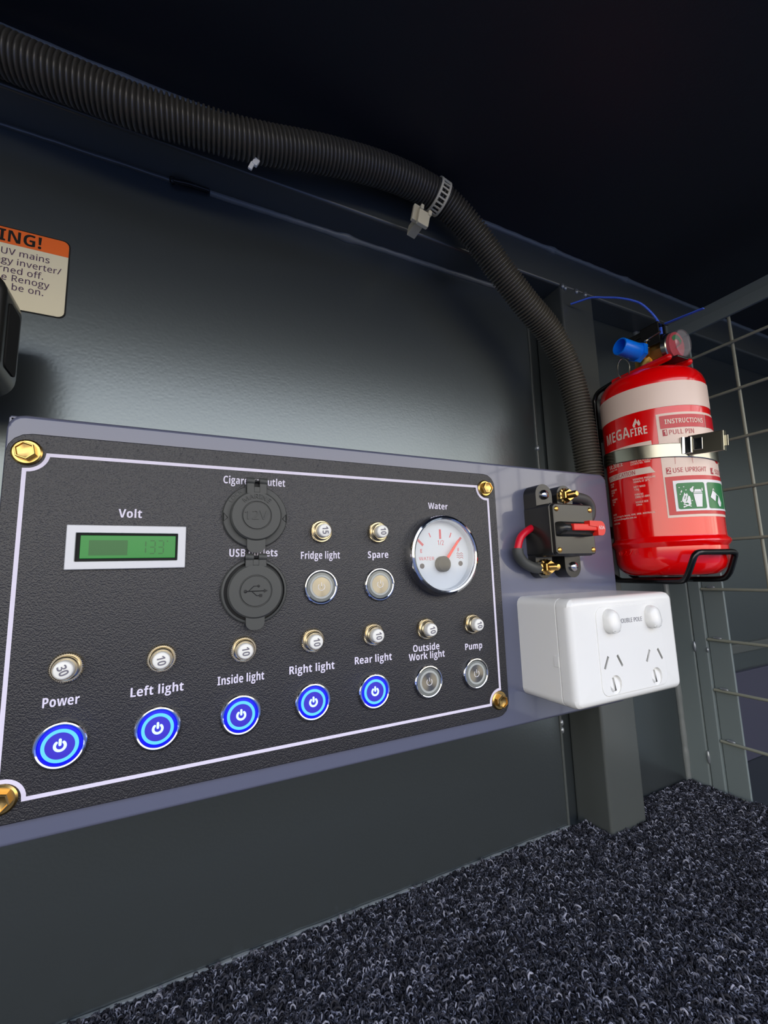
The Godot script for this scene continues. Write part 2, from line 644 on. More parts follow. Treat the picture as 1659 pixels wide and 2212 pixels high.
func partition() -> void:
	var X := 0.609
	var t := thing("mesh_partition", "grey welded wire mesh partition with a steel frame at the right", "partition")
	var s := Soup.new()
	s.slab(Vector2(X + 0.0125, 0.058), 0.025, 0.0245, 0.0025, -0.155, 0.4015, 0, 0, Transform3D(UP_AXIS, Vector3.ZERO))
	put("frame_post", s.mesh(), M["frame paint"], t)
	s = Soup.new()
	s.slab(Vector2(X + 0.0125, 0.0388), 0.025, 0.0135, 0.0016, -0.155, 0.3905, 0, 0, Transform3D(UP_AXIS, Vector3.ZERO))
	put("frame_post", s.mesh(), M["frame paint"], t)
	s = Soup.new()
	s.slab(Vector2(X + 0.0045, 0.021), 0.003, 0.021, 0.0008, -0.155, 0.372, 0, 0, Transform3D(UP_AXIS, Vector3.ZERO))
	s.slab(Vector2(X + 0.0135, 0.0305), 0.02, 0.003, 0.0008, -0.155, 0.372, 0, 0, Transform3D(UP_AXIS, Vector3.ZERO))
	put("angle_bar", s.mesh(), M["frame paint"], t)
	s = Soup.new()
	s.box(Vector3(X - 0.0005, 0.3655, -0.046), Vector3(X + 0.003, 0.3785, 0.43), 0.0008)
	s.box(Vector3(X + 0.004, 0.3785, -0.046), Vector3(X + 0.03, 0.3915, 0.43), 0.0012)
	put("top_bar", s.mesh(), M["frame paint"], t)
	for y in [-0.15, -0.0957, -0.0424, 0.0116, 0.067, 0.121, 0.175, 0.2287, 0.282, 0.3352]:
		s = Soup.new()
		s.tube(line(Vector3(X + 0.0012, y, -0.0312), Vector3(X + 0.0012, y, 0.43), 4), 0.0017, 8)
		put("wire", s.mesh(60), M["wire paint"], t)
	for z in [0.0312, 0.0852, 0.139, 0.193, 0.247, 0.301, 0.355, 0.409]:
		s = Soup.new()
		s.tube(line(Vector3(X + 0.0042, -0.153, z), Vector3(X + 0.0042, 0.374, z), 4), 0.0017, 8)
		put("wire", s.mesh(60), M["wire paint"], t)
	var blobs := [[Vector3(X, 0.002, -0.0455), 0.0022, Vector3(0.8, 2.8, 0.8)], [Vector3(X, -0.117, -0.0455), 0.0024, Vector3(0.8, 3.0, 0.8)], [Vector3(X, 0.0, -0.0322), 0.0018, Vector3(0.8, 1.6, 0.8)], [Vector3(X + 0.003, 0.3735, 0.0325), 0.0022, Vector3(0.8, 0.9, 1.6)]]
	for y in [-0.0957, -0.0424, 0.0116, 0.067]:
		blobs.append([Vector3(X + 0.001, y + 0.0024, -0.0215), 0.002, Vector3(0.8, 0.9, 2.2)])
	for e in blobs:
		s = Soup.new()
		s.ball(e[0], e[1], e[2])
		put("weld_bead", s.mesh(60), M["weld"], t)

func housing() -> void:
	var s := Soup.new()
	# folded sheet: front face with rounded right corners, rolled top and bottom edges
	s.slab(Vector2(0.21, 0.0804), 0.439, 0.2012, 0.0075, FACE_Z - 0.004, FACE_Z, 0.0022, 0.0)
	s.box(Vector3(-0.0088, -0.0195, WALL_Z), Vector3(0.30, -0.0165, FACE_Z - 0.002), 0.0008)
	s.box(Vector3(-0.0088, 0.1775, WALL_Z), Vector3(0.38, 0.1805, FACE_Z - 0.002), 0.0008)
	s.box(Vector3(-0.0092, -0.019, WALL_Z), Vector3(-0.0062, 0.180, FACE_Z - 0.002), 0.0008)
	var t := thing("panel_housing", "glossy blue-grey folded steel housing behind the black switch panel", "housing")
	put("casing", s.mesh(), M["housing paint"], t)

func hexagon(r: float) -> PackedVector2Array:
	var o := PackedVector2Array()
	for i in 6:
		o.append(Vector2(cos(TAU * (i + 0.5) / 6), sin(TAU * (i + 0.5) / 6)) * r)
	return o

func hex_loop(r: float, z: float, turn := 0.0) -> PackedVector3Array:
	var l := PackedVector3Array()
	for p in hexagon(r):
		var q := p.rotated(turn)
		l.append(Vector3(q.x, q.y, z))
	return l

func control_panel() -> void:
	var t := thing("control_panel", "black textured switch panel with white border line, labels and brass bolts", "panel")
	var s := Soup.new()
	s.slab(Vector2(0.1428, 0.0805), 0.3016, 0.1800, 0.010, -0.003, PLATE_Z, 0.0006)
	put("plate", s.mesh(), M["panel plastic"], t)
	# border line with arcs round the bolts
	var c := []
	var W := 0.2858
	var H := 0.16
	var r := 0.0086
	var centres := [Vector2(0.0005, 0.1605), Vector2(W - 0.0015, H - 0.001), Vector2(W - 0.0005, 0.001), Vector2(0.0015, 0.0005)]
	var line_pts := []
	for k in 4:
		var ce: Vector2 = centres[k]
		var ang0: float = [-PI / 2, -PI, PI / 2, 0.0][k]
		for i in 9:
			var a := ang0 + PI / 2 * i / 8.0
			if k == 0:
				a = -PI / 2 + PI / 2 * i / 8.0
			elif k == 1:
				a = PI + PI / 2 * i / 8.0
			elif k == 2:
				a = PI / 2 + PI / 2 * i / 8.0
			else:
				a = 0 + PI / 2 * i / 8.0
			line_pts.append(ce + Vector2(cos(a), sin(a)) * r)
	# snap the arc ends to the frame's sides
	line_pts[0].x = 0.0
	line_pts[8].y = H
	line_pts[9].y = H
	line_pts[17].x = W
	line_pts[18].x = W
	line_pts[26].y = 0.0
	line_pts[27].y = 0.0
	line_pts[35].x = 0.0
	put("border_line", print_sheet(ribbon(line_pts, 0.0018), flat(Vector3(0, 0, 0.00012)), 0.0), M["white print"], t)
	var words := [["Power", 21.6, 40.5, 14.5], ["Left light", 62.4, 40.2, 0], ["Inside light", 103.9, 40.4, 25.0], ["Right light", 144.8, 41.2, 0], ["Rear light", 185.2, 42.1, 0],
		["Outside", 224.8, 45.2, 0], ["Work light", 225.1, 39.8, 0], ["Pump", 264.4, 42.2, 0], ["Fridge light", 150.7, 108.5, 25.4], ["Spare", 190.5, 108.5, 0], ["Water", 239.6, 143.2, 0], ["Volt", 46.1, 131.5, 0],
		["Cigarette outlet", 110.2, 153.1, 36.0], ["USB outlets", 110.0, 110.3, 27.5]]
	for w in words:
		put("lettering", lettering(w[0], 0.0044, w[3] / 1000.0, flat(Vector3(w[1] / 1000.0, w[2] / 1000.0, 0.00012)), 0, true, 0.93), M["white print"], t)
	var bolts := [Vector2(0.0006, 0.1606), Vector2(0.2832, 0.1588), Vector2(0.2843, 0.0020), Vector2(0.0018, 0.0016)]
	for i in 4:
		s = Soup.new()
		s.lathe([Vector2(0, 0), Vector2(0.0064, 0), Vector2(0.0064, 0.0008), Vector2(0.0056, 0.0014), Vector2(0, 0.0015)], 40)
		var tu: float = [0.2, 0.5, 0.1, 0.3][i]
		s.loft([hex_loop(0.0046, 0.001, tu), hex_loop(0.0046, 0.0046, tu), hex_loop(0.0043, 0.0050, tu), hex_loop(0.0039, 0.0050, tu), hex_loop(0.0035, 0.0040, tu), hex_loop(0.0016, 0.0036, tu)])
		var b := put("bolt", s.mesh(25), M["yellow zinc"], t, "yellow zinc hexagon bolt with flange")
		b.position = Vector3(bolts[i].x, bolts[i].y, 0.0)
	voltmeter()
	socket_12v()
	socket_usb()
	water_gauge()
	var f := [["30", 22.9, 55.9, -1.2, "button with 30 above the Power label"], ["10", 63.7, 55.8, -1.42, "button with 10 above the Left light label"], ["10", 104.8, 56.1, -1.48, "button with 10 above the Inside light label"],
		["10", 144.9, 57.2, -1.5, "button with 10 above the Right light label"], ["10", 185.1, 57.3, -1.5, "button with 10 above the Rear light label"], ["10", 224.8, 57.6, -1.45, "button with 10 above the Outside Work light label"],
		["10", 263.8, 57.9, -1.45, "button with 10 above the Pump label"], ["15", 150.9, 123.4, -1.5, "button with 15 above the Fridge light label"], ["10", 190.4, 123.35, -1.5, "button with 10 above the Spare label"]]
	var first: Node3D = null
	for e in f:
		first = fuse_button(e, first)
	var b := [[22.6, 20.8, true, "blue-lit round power button under the Power label"], [63.2, 21.3, true, "blue-lit round power button under the Left light label"], [103.9, 21.2, true, "blue-lit round power button under the Inside light label"],
		[144.8, 21.9, true, "blue-lit round power button under the Right light label"], [184.9, 22.3, true, "blue-lit round power button under the Rear light label"], [225.0, 22.9, false, "unlit steel power button under the Outside Work light label"],
		[264.3, 23.4, false, "unlit steel power button under the Pump label"], [150.4, 88.9, false, "unlit steel power button under the Fridge light label"], [190.6, 89.0, false, "unlit steel power button under the Spare label"]]
	var lit: Node3D = null
	var dull: Node3D = null
	for e in b:
		var o := power_button(e, lit if e[2] else dull)
		if e[2]:
			lit = o
		else:
			dull = o

func fuse_button(e: Array, proto: Node3D) -> Node3D:
	var at := Vector3(e[1] / 1000.0, e[2] / 1000.0, 0)
	var t: Node3D
	if proto:
		t = proto.duplicate()
		t.name = numbered("breaker_button")
		add_child(t)
		t.position = at
		var old := t.get_node("lettering")
		t.remove_child(old)
		old.free()
		tag(t, "small white " + e[4], "button", "breaker buttons on the panel")
	else:
		t = thing("breaker_button", "small white " + e[4], "button", at, "breaker buttons on the panel")
		var s := Soup.new()
		s.lathe([Vector2(0, 0), Vector2(0.0072, 0), Vector2(0.0072, 0.0016), Vector2(0.0067, 0.0020), Vector2(0, 0.0020)], 88, Transform3D(), false, 0.05)
		put("knurled_nut", s.mesh(25), M["nickel"], t)
		s = Soup.new()
		s.lathe([Vector2(0, 0.0015), Vector2(0.0058, 0.0015), Vector2(0.0058, 0.0028), Vector2(0.0054, 0.0031), Vector2(0.0054, 0.0036), Vector2(0.0056, 0.0039), Vector2(0.0056, 0.0049), Vector2(0.0051, 0.0054), Vector2(0.0047, 0.0054), Vector2(0.0046, 0.0046), Vector2(0, 0.0046)], 36)
		put("collar", s.mesh(25), M["nickel"], t)
		s = Soup.new()
		s.lathe([Vector2(0, 0.004), Vector2(0.0042, 0.004), Vector2(0.0042, 0.0082), Vector2(0.0039, 0.0089), Vector2(0.0032, 0.0093), Vector2(0, 0.0094)], 36)
		put("cap", s.mesh(40), M["cap plastic"], t)
	put("lettering", lettering(e[0], 0.0038, 0.0046, flat(Vector3(0, 0, 0.0095)), 0, true, 1.0, e[3]), M["grey print"], t)
	return t

func ring_polys(r0: float, r1: float, n := 40, a0 := 0.0, a1 := TAU) -> Array:
	var o := []
	for i in n:
		var a := a0 + (a1 - a0) * i / n
		var b := a0 + (a1 - a0) * (i + 1) / n
		o.append(PackedVector2Array([Vector2(cos(a), sin(a)) * r0, Vector2(cos(a), sin(a)) * r1, Vector2(cos(b), sin(b)) * r1, Vector2(cos(b), sin(b)) * r0]))
	return o

func power_symbol(r: float, w: float) -> Soup:
	var s := Soup.new()
	var p := []
	for i in 17:
		var a := PI / 2 + 0.75 + (TAU - 1.5) * i / 16.0
		p.append(Vector3(cos(a), sin(a), 0) * r)
	s.tube(p, w, 8)
	s.ball(p[0], w, Vector3.ONE, 8)
	s.ball(p[16], w, Vector3.ONE, 8)
	s.tube([Vector3(0, r * 0.25, 0), Vector3(0, r * 1.3, 0)], w, 8)
	s.ball(Vector3(0, r * 1.3, 0), w, Vector3.ONE, 8)
	s.ball(Vector3(0, r * 0.25, 0), w, Vector3.ONE, 8)
	return s

func power_button(e: Array, proto: Node3D) -> Node3D:
	var at := Vector3(e[0] / 1000.0, e[1] / 1000.0, 0)
	if proto:
		var c: Node3D = proto.duplicate()
		c.name = numbered("power_button")
		add_child(c)
		c.position = at
		tag(c, e[3], "button", "lit power buttons" if e[2] else "unlit power buttons")
		if e[2]:
			button_light(c)
		return c
	var t := thing("power_button", e[3], "button", at, "lit power buttons" if e[2] else "unlit power buttons")
	var s := Soup.new()
	s.lathe([Vector2(0.0085, 0.0), Vector2(0.0110, 0.0), Vector2(0.0110, 0.0010), Vector2(0.0108, 0.0015), Vector2(0.0103, 0.0020), Vector2(0.0097, 0.0021), Vector2(0.0091, 0.0018), Vector2(0.0088, 0.0012)], 56, Transform3D(), true)
	put("bezel", s.mesh(30), M["chrome"], t)
	s = Soup.new()
	s.lathe([Vector2(0.0074, 0.0002), Vector2(0.0089, 0.0002), Vector2(0.0089, 0.0012), Vector2(0.0087, 0.0015), Vector2(0.0074, 0.0016)], 48, Transform3D(), true)
	put("outer_ring", s.mesh(30), M["deep blue glow"] if e[2] else M["frosted ring"], t)
	s = Soup.new()
	s.lathe([Vector2(0.0059, 0.0002), Vector2(0.0074, 0.0002), Vector2(0.0074, 0.0019), Vector2(0.0071, 0.0022), Vector2(0.0062, 0.0022), Vector2(0.0059, 0.0019)], 48, Transform3D(), true)
	put("light_ring", s.mesh(30), M["ring glow"] if e[2] else M["frost"], t)
	put("centre_disc", turned_disc(0.0059, 0.0019), M["blue spill metal"] if e[2] else M["turned metal"], t)
	var y := put("power_symbol", power_symbol(0.0021, 0.0006 if e[2] else 0.00022).mesh(60), M["symbol glow"] if e[2] else M["white label"], t)
	y.position.z = 0.0019
	if e[2]:
		button_light(t)
	return t

# a low disc whose grooves run round it (the texture's u goes round, for the brushed sheen)
func turned_disc(r: float, z: float) -> ArrayMesh:
	var v := PackedVector3Array()
	var n := PackedVector3Array()
	var uv := PackedVector2Array()
	for i in 64:
		var a := TAU * i / 64.0
		var b := TAU * (i + 1) / 64.0
		for q in [[a, 0.0002, 0], [b, r, 0], [a, r, 0], [a, 0.0002, 0], [b, 0.0002, 0], [b, r, 0], [a, r, 0], [b, r, 0], [b, r, 1], [a, r, 0], [b, r, 1], [a, r, 1]]:
			v.append(Vector3(cos(q[0]) * q[1], sin(q[0]) * q[1], z - q[2] * 0.0016))
			uv.append(Vector2(q[0] / TAU, q[1] / r))
			n.append(Vector3(0, 0, 1) if v.size() % 12 in [1, 2, 3, 4, 5, 6] else Vector3(cos(q[0]), sin(q[0]), 0))
	var arr := []
	arr.resize(Mesh.ARRAY_MAX)
	arr[Mesh.ARRAY_VERTEX] = v
	arr[Mesh.ARRAY_NORMAL] = n
	arr[Mesh.ARRAY_TEX_UV] = uv
	var m := ArrayMesh.new()
	m.add_surface_from_arrays(Mesh.PRIMITIVE_TRIANGLES, arr)
	return m

func button_light(t: Node3D) -> void:
	if t.has_node("button_light"):
		return
	var l := OmniLight3D.new()
	l.name = "button_light"
	l.light_color = rgb(70, 120, 255)
	l.light_energy = 0.00002
	l.light_size = 0.006
	l.omni_range = 3.0
	l.omni_attenuation = 2.0
	l.shadow_enabled = true
	l.position = Vector3(0, 0, 0.006)
	t.add_child(l)

func voltmeter() -> void:
	var t := thing("voltmeter", "small green digital display in a silver frame under the Volt label", "voltmeter", Vector3(0.0462, 0.1137, 0))
	var s := Soup.new()
	var loops := []
	for e in [[54.2, 22.4, 0.0], [54.2, 22.4, 0.0016], [53.6, 21.8, 0.0019], [46.6, 14.8, 0.0019], [46.2, 14.4, 0.0016], [46.2, 14.4, 0.0]]:
		var l := PackedVector3Array()
		for p in Soup.outline(e[0] / 1000, e[1] / 1000, 0.0004, 2):
			l.append(Vector3(p.x, p.y, e[2]))
		loops.append(l)
	s.loft(loops, Transform3D(), false, true)
	put("frame", s.mesh(25), M["silver frame"], t)
	s = Soup.new()
	s.box(Vector3(-0.0232, -0.0073, 0.0), Vector3(0.0232, 0.0073, 0.0005), 0.0001)
	put("surround", s.mesh(), M["dark gap"], t)
	s = Soup.new()
	s.box(Vector3(-0.0212, -0.0057, 0.0004), Vector3(0.0220, 0.0060, 0.0009), 0.0002)
	put("screen", s.mesh(), M["screen green"], t, "glowing green screen")
	var seg := []
	seg.append(rect(-0.0175, -0.0042, -0.0005, 0.0036))
	for d in [[5.2, "1"], [9.6, "3"], [13.6, "3"]]:
		var x: float = d[0] / 1000.0
		var ends := {"a": [0, 1, 1, 1], "b": [1, 1, 1, 0], "c": [1, 0, 1, -1], "d": [0, -1, 1, -1], "g": [0, 0, 1, 0]}
		for k in ("bc" if d[1] == "1" else "abcdg"):
			var q: Array = ends[k]
			var e0 := Vector2(x + q[0] * 0.0026, q[1] * 0.0034)
			var e1 := Vector2(x + q[2] * 0.0026, q[3] * 0.0034)
			seg.append_array(stroke([e0.lerp(e1, 0.22), e1.lerp(e0, 0.22)], 0.0006))
	seg.append(rect(0.0177, 0.0028, 0.0184, 0.0036))
	put("digits", print_sheet(seg, flat(Vector3(0, 0, 0.001)), 0.0), M["screen segment"], t, "faint digits 13.3")
	var l := AreaLight3D.new()
	l.name = "screen_light"
	l.area_size = Vector2(0.042, 0.011)
	l.light_color = rgb(40, 220, 80)
	l.light_energy = 0.00001
	l.shadow_enabled = true
	l.position = Vector3(0, 0, 0.0022)
	l.rotation = Vector3(0, PI, 0)
	t.add_child(l)

func tab_shape(w: float, y0: float, y1: float) -> PackedVector2Array:
	var o := PackedVector2Array([Vector2(w / 2, y0), Vector2(-w / 2, y0)])
	o.reverse()
	var r := w / 2 * 0.8
	var out := PackedVector2Array([Vector2(-w / 2, y0)])
	for i in 9:
		var a := PI + PI / 2 * i / 8.0
		out.append(Vector2(-w / 2 + r + cos(a) * r, y1 + r + sin(a) * r))
	for i in 9:
		var a := 1.5 * PI + PI / 2 * i / 8.0
		out.append(Vector2(w / 2 - r + cos(a) * r, y1 + r + sin(a) * r))
	out.append(Vector2(w / 2, y0))
	return out

func lid(t: Node3D, r_lid: float, r_in: float, hinge_w: float, hinge_top: float) -> void:
	var s := Soup.new()
	s.lathe([Vector2(0, 0.0022), Vector2(r_lid - 0.0004, 0.0022), Vector2(r_lid, 0.0026), Vector2(r_lid, 0.0052), Vector2(r_lid - 0.0009, 0.0062), Vector2(r_in + 0.0004, 0.0063), Vector2(r_in + 0.0002, 0.0057), Vector2(r_in - 0.0002, 0.0057), Vector2(r_in - 0.0005, 0.0065), Vector2(0, 0.0065)], 56)
	put("lid", s.mesh(28), M["rubber"], t)
	s = Soup.new()
	s.poly(tab_shape(0.0103, -r_lid + 0.002, -0.0216), 0.0034, 0.0052)
	put("pull_tab", s.mesh(), M["rubber"], t)
	s = Soup.new()
	for k in [-1, 1]:
		s.slab(Vector2(k * hinge_w * 0.31, (r_lid - 0.002 + hinge_top) / 2), hinge_w * 0.38, hinge_top - r_lid + 0.002, 0.0005, 0.0032, 0.0062, 0.0006)
		s.tube([Vector3(k * hinge_w * 0.12, hinge_top - 0.0012, 0.0050), Vector3(k * hinge_w * 0.5, hinge_top - 0.0012, 0.0050)], 0.0021, 14)
	s.slab(Vector2(0, r_lid + 0.0006), hinge_w, 0.004, 0.0004, 0.0032, 0.0058, 0.0004)
	put("hinge", s.mesh(), M["rubber"], t)
	s = Soup.new()
	s.tube([Vector3(-hinge_w * 0.5, hinge_top - 0.0012, 0.0045), Vector3(hinge_w * 0.5, hinge_top - 0.0012, 0.0045)], 0.0008, 10)
	s.slab(Vector2(0, hinge_top - 0.0022), hinge_w * 0.3, 0.004, 0.0003, 0.0, 0.0035, 0.0003)
	put("hinge_pin", s.mesh(), M["rubber dark"], t)

func socket_12v() -> void:
	var t := thing("lighter_socket", "round black 12V socket with closed lid under the Cigarette outlet label", "socket", Vector3(0.1104, 0.1317, 0))
	var s := Soup.new()
	s.lathe([Vector2(0, 0), Vector2(0.0187, 0), Vector2(0.0187, 0.0012), Vector2(0.0181, 0.0022), Vector2(0.0155, 0.0025), Vector2(0, 0.0025)], 64)
	put("flange", s.mesh(28), M["rubber"], t)
	lid(t, 0.0146, 0.0082, 0.0117, 0.0217)
	put("lettering", lettering("12V", 0.0052, 0.0130, flat(Vector3(-0.0003, 0.0002, 0.0064)), 0, false, 0.9, 0.0, 0.0006), M["rubber"], t, "raised 12V on the lid")
	put("lettering", lettering("MARINE", 0.0026, 0.0165, arc(Vector3(0, 0, 0.0062), 0.0113, 0.0), 0, false, 0.9, 0.0, 0.0006), M["rubber"], t, "raised MARINE on the lid")
	put("lettering", lettering("LOCK", 0.0021, 0.0090, arc(Vector3(0, 0, 0.0023), 0.0167, -0.78), 0, false, 0.9, 0.0, 0.0005), M["rubber"], t, "raised LOCK on the flange")
	for k in [-1, 1]:
		s = Soup.new()
		var p := [Vector3(k * 0.0179, 0.0016, 0.0024), Vector3(k * 0.0179, -0.0032, 0.0024), Vector3(k * 0.0157, -0.0012, 0.0024)]
		s.tube(p, 0.00028, 6, Transform3D(), true)
		put("arrow_mark", s.mesh(60), M["rubber dark"], t)

func socket_usb() -> void:
	var t := thing("usb_socket", "round black USB socket with closed lid under the USB outlets label", "socket", Vector3(0.1103, 0.0883, 0))
	var s := Soup.new()
	s.lathe([Vector2(0, 0), Vector2(0.0187, 0), Vector2(0.0187, 0.0016), Vector2(0.0181, 0.0026), Vector2(0.0170, 0.0028), Vector2(0.0168, 0.0008), Vector2(0, 0.0008)], 64)
	put("flange", s.mesh(28), M["rubber"], t)
	s = Soup.new()
	s.lathe([Vector2(0, 0.0006), Vector2(0.0168, 0.0006), Vector2(0.0168, 0.0011), Vector2(0, 0.0011)], 48)  # dark disc puts the shade of the groove round the lid into colour
	put("groove_shade", s.mesh(28), M["rubber dark"], t)
	lid(t, 0.0154, 0.0088, 0.0120, 0.0205)
	var k := 0.001
	s = Soup.new()
	s.tube([Vector3(-5.6, 0, 0) * k, Vector3(4.6, 0, 0) * k], 0.00032, 6)
	s.tube([Vector3(-4.2, 0, 0) * k, Vector3(-1.2, 2.8, 0) * k, Vector3(1.2, 2.8, 0) * k], 0.00028, 6)
	s.tube([Vector3(-2.4, 0, 0) * k, Vector3(0.4, -2.6, 0) * k, Vector3(2.4, -2.6, 0) * k], 0.00028, 6)
	s.ball(Vector3(-5.8, 0, 0) * k, 0.0011, Vector3(1, 1, 0.3))
	s.ball(Vector3(1.4, 2.8, 0) * k, 0.0009, Vector3(1, 1, 0.3))
	s.slab(Vector2(2.6, -2.6) * k, 0.0017, 0.0017, 0.0001, -0.0003, 0.0003)
	s.poly(pts([4.4, 1.1, 4.4, -1.1, 6.6, 0], k), -0.0003, 0.0003)
	var o := put("usb_symbol", s.mesh(40), M["rubber dark"], t)
	o.position.z = 0.0064

func water_gauge() -> void:
	var t := thing("water_gauge", "round white water level gauge in a chrome bezel with a red needle", "gauge", Vector3(0.2392, 0.1077, 0))
	var s := Soup.new()
	s.lathe([Vector2(0.0262, 0), Vector2(0.0284, 0), Vector2(0.0287, 0.003), Vector2(0.0284, 0.0062), Vector2(0.0274, 0.0084), Vector2(0.0260, 0.0090), Vector2(0.0250, 0.0086), Vector2(0.0246, 0.0076), Vector2(0.0246, 0.0050), Vector2(0.0262, 0.0050)], 80, Transform3D(), true)
	put("bezel", s.mesh(35), M["chrome"], t)
	s = Soup.new()
	s.lathe([Vector2(0.0241, 0.0012), Vector2(0.0247, 0.0012), Vector2(0.0247, 0.0074), Vector2(0.0241, 0.0070)], 64, Transform3D(), true)
	put("inner_ring", s.mesh(30), M["dial"], t)
	s = Soup.new()
	s.lathe([Vector2(0, 0.0008), Vector2(0.0247, 0.0008), Vector2(0.0247, 0.0016), Vector2(0, 0.0016)], 64)
	put("dial", s.mesh(30), M["dial"], t)
	var k := 0.001
	var piv := Vector2(0.0, -6.4) * k
	var marks := []
	for e in [[137.5, 20.5, 26.0, 1.7], [113, 21.0, 23.6, 0.7], [90, 18.8, 24.0, 1.7], [67, 21.0, 24.0, 0.8], [46.5, 20.0, 25.4, 1.7]]:
		var d := Vector2(cos(deg_to_rad(e[0])), sin(deg_to_rad(e[0]))) * k
		marks.append_array(stroke([piv + d * e[1], piv + d * e[2]], e[3] * k))
	var face := Vector3(0, 0, 0.0017)
	put("scale_marks", print_sheet(marks, flat(face), 0.0), M["dial red"], t)
	put("lettering", lettering("E", 0.0026, 0.0, flat(face + Vector3(-16.2, 3.0, 0) * k)), M["dial red"], t)
	put("lettering", lettering("F", 0.0026, 0.0, flat(face + Vector3(15.2, 3.6, 0) * k)), M["dial red"], t)
	put("lettering", lettering("WATER", 0.0024, 0.0126, flat(face + Vector3(-12.0, -2.4, 0) * k), 0, false), M["dial red"], t)
	put("lettering", lettering("1/2", 0.0034, 0.0052, flat(face + Vector3(0.2, 8.8, 0) * k), 0, false), M["dial red"], t)
	var waves := []
	for row in 3:
		var p := []
		for i in 13:
			p.append(Vector2(13.6 + i * 0.45, 1.0 - row * 1.5 + 0.45 * sin(i * 0.9)) * k)
		waves.append_array(stroke(p, 0.00035))
	put("wave_mark", print_sheet(waves, flat(face), 0.0), M["dial red"], t)
	for q in [Vector3(-0.0160, -0.0075, 0), Vector3(0.0165, -0.0062, 0)]:
		s = Soup.new()
		s.lathe([Vector2(0, 0.0014), Vector2(0.0018, 0.0014), Vector2(0.0018, 0.0019), Vector2(0, 0.0019)], 20, Transform3D(Basis(), q))
		put("dial_hole", s.mesh(30), M["hole shade"], t)  # dark disc stands for an open hole, its shade put into colour
	s = Soup.new()
	var d := Vector2(cos(deg_to_rad(51)), sin(deg_to_rad(51)))
	var n := Vector2(-d.y, d.x)
	s.poly(PackedVector2Array([piv + n * 0.0011, piv - n * 0.0011, piv + d * 0.0212 - n * 0.0008, piv + d * 0.0212 + n * 0.0008]), 0.0044, 0.0050)
	put("needle", s.mesh(), M["needle"], t)
	s = Soup.new()
	s.lathe([Vector2(0, 0.0016), Vector2(0.0055, 0.0016), Vector2(0.0055, 0.0054), Vector2(0.0050, 0.0060), Vector2(0, 0.0060)], 36, Transform3D(Basis(), Vector3(piv.x, piv.y, 0)))
	put("hub", s.mesh(30), M["rubber dark"], t)
	s = Soup.new()
	s.lathe([Vector2(0, 0.0074), Vector2(0.0247, 0.0072), Vector2(0.0247, 0.0076), Vector2(0, 0.0079)], 56)
	put("glass", s.mesh(), M["clear pane"], t)

func power_outlet() -> void:
	var t := thing("power_outlet", "white double power outlet on a deep mounting block at the housing corner", "outlet", Vector3(0.3685, 0.0380, FACE_Z))
	var w := 0.116
	var h := 0.0735
	var s := Soup.new()
	s.slab(Vector2(0, 0), w, h, 0.006, 0.0, 0.0375, 0.0006)
	s.slab(Vector2(-w / 2, -0.0065), 0.0012, 0.0075, 0.0002, 0.0335, 0.0373)
	put("mounting_block", s.mesh(), M["white plastic"], t)
	var cover := Soup.new()
	cover.slab(Vector2(0, 0), w, h, 0.006, 0.0379, 0.0496, 0.0050, 0.0004)
	put("cover_plate", carved(t, cover), M["white plastic"], t)
	var face := Soup.new()
	face.slab(Vector2(0.0035, -0.0008), 0.0725, 0.0605, 0.0065, 0.0485, 0.0502, 0.0005)
	put("outlet_face", carved(t, face), M["white plastic"], t)
	# rocker switches: rounded domes with a slanted top
	for x in [-0.0200, 0.0262]:
		s = Soup.new()
		var loops := []
		for e in [[0.0, 0.0498, 0.0], [0.0, 0.0520, 0.0], [0.0006, 0.0545, 0.0], [0.0020, 0.0560, 0.0006], [0.0044, 0.0566, 0.001]]:
			var l := PackedVector3Array()
			for p in Soup.outline(0.0128 - 2 * e[0], 0.0172 - 2 * e[0], 0.0064 - e[0], 6):
				l.append(Vector3(x + p.x, 0.0196 + p.y + e[2], e[1] + (-p.y * 0.16 if e[1] > 0.051 else 0.0)))
			loops.append(l)
		s.loft(loops)
		put("rocker_switch", s.mesh(40), M["white plastic"], t)
		s = Soup.new()
		s.slab(Vector2(0, 0), 0.0058, 0.0030, 0.0003, -0.0003, 0.0003, 0.0, 0.0, Transform3D(Basis(Vector3.RIGHT, 1.0), Vector3(x, 0.0126, 0.0552)))
		put("switch_window", s.mesh(), M["frost"], t)
	put("lettering", lettering("DOUBLE POLE", 0.0031, 0.0262, flat(Vector3(0.0032, 0.0186, 0.0504)), 0, false), M["grey print"], t)

# cuts the pin slots and the round earth recesses out of a solid
func carved(t: Node3D, solid: Soup) -> ArrayMesh:
	var c := CSGMesh3D.new()
	c.name = "carving"
	c.mesh = solid.mesh()
	t.add_child(c)
	for x in [-0.0195, 0.0262]:
		for k in [-1, 1]:
			cut_box(c, Vector3(x + k * 0.0070, -0.0085, 0.0480), Vector3(0.0021, 0.0092, 0.009), k * 0.52, "active_slot")
		var cy := CSGCylinder3D.new()
		cy.name = "earth_recess"
		cy.radius = 0.0062
		cy.height = 0.003
		cy.sides = 32
		cy.operation = CSGShape3D.OPERATION_SUBTRACTION
		cy.transform = Transform3D(Basis(Vector3.RIGHT, PI / 2 - 0.14), Vector3(x + 0.0005, -0.0240, 0.0503))
		c.add_child(cy, true)
		cut_box(c, Vector3(x + 0.0005, -0.0240, 0.0470), Vector3(0.0021, 0.0086, 0.009), 0.0, "earth_slot")
	var cut := Soup.new()
	c._update_shape()
	var faces: PackedVector3Array = c.bake_static_mesh().get_faces()
	for i in range(0, faces.size(), 3):
		cut._t(cut.t, faces[i], faces[i + 2], faces[i + 1])
	t.remove_child(c)
	c.free()
	return cut.mesh(30)

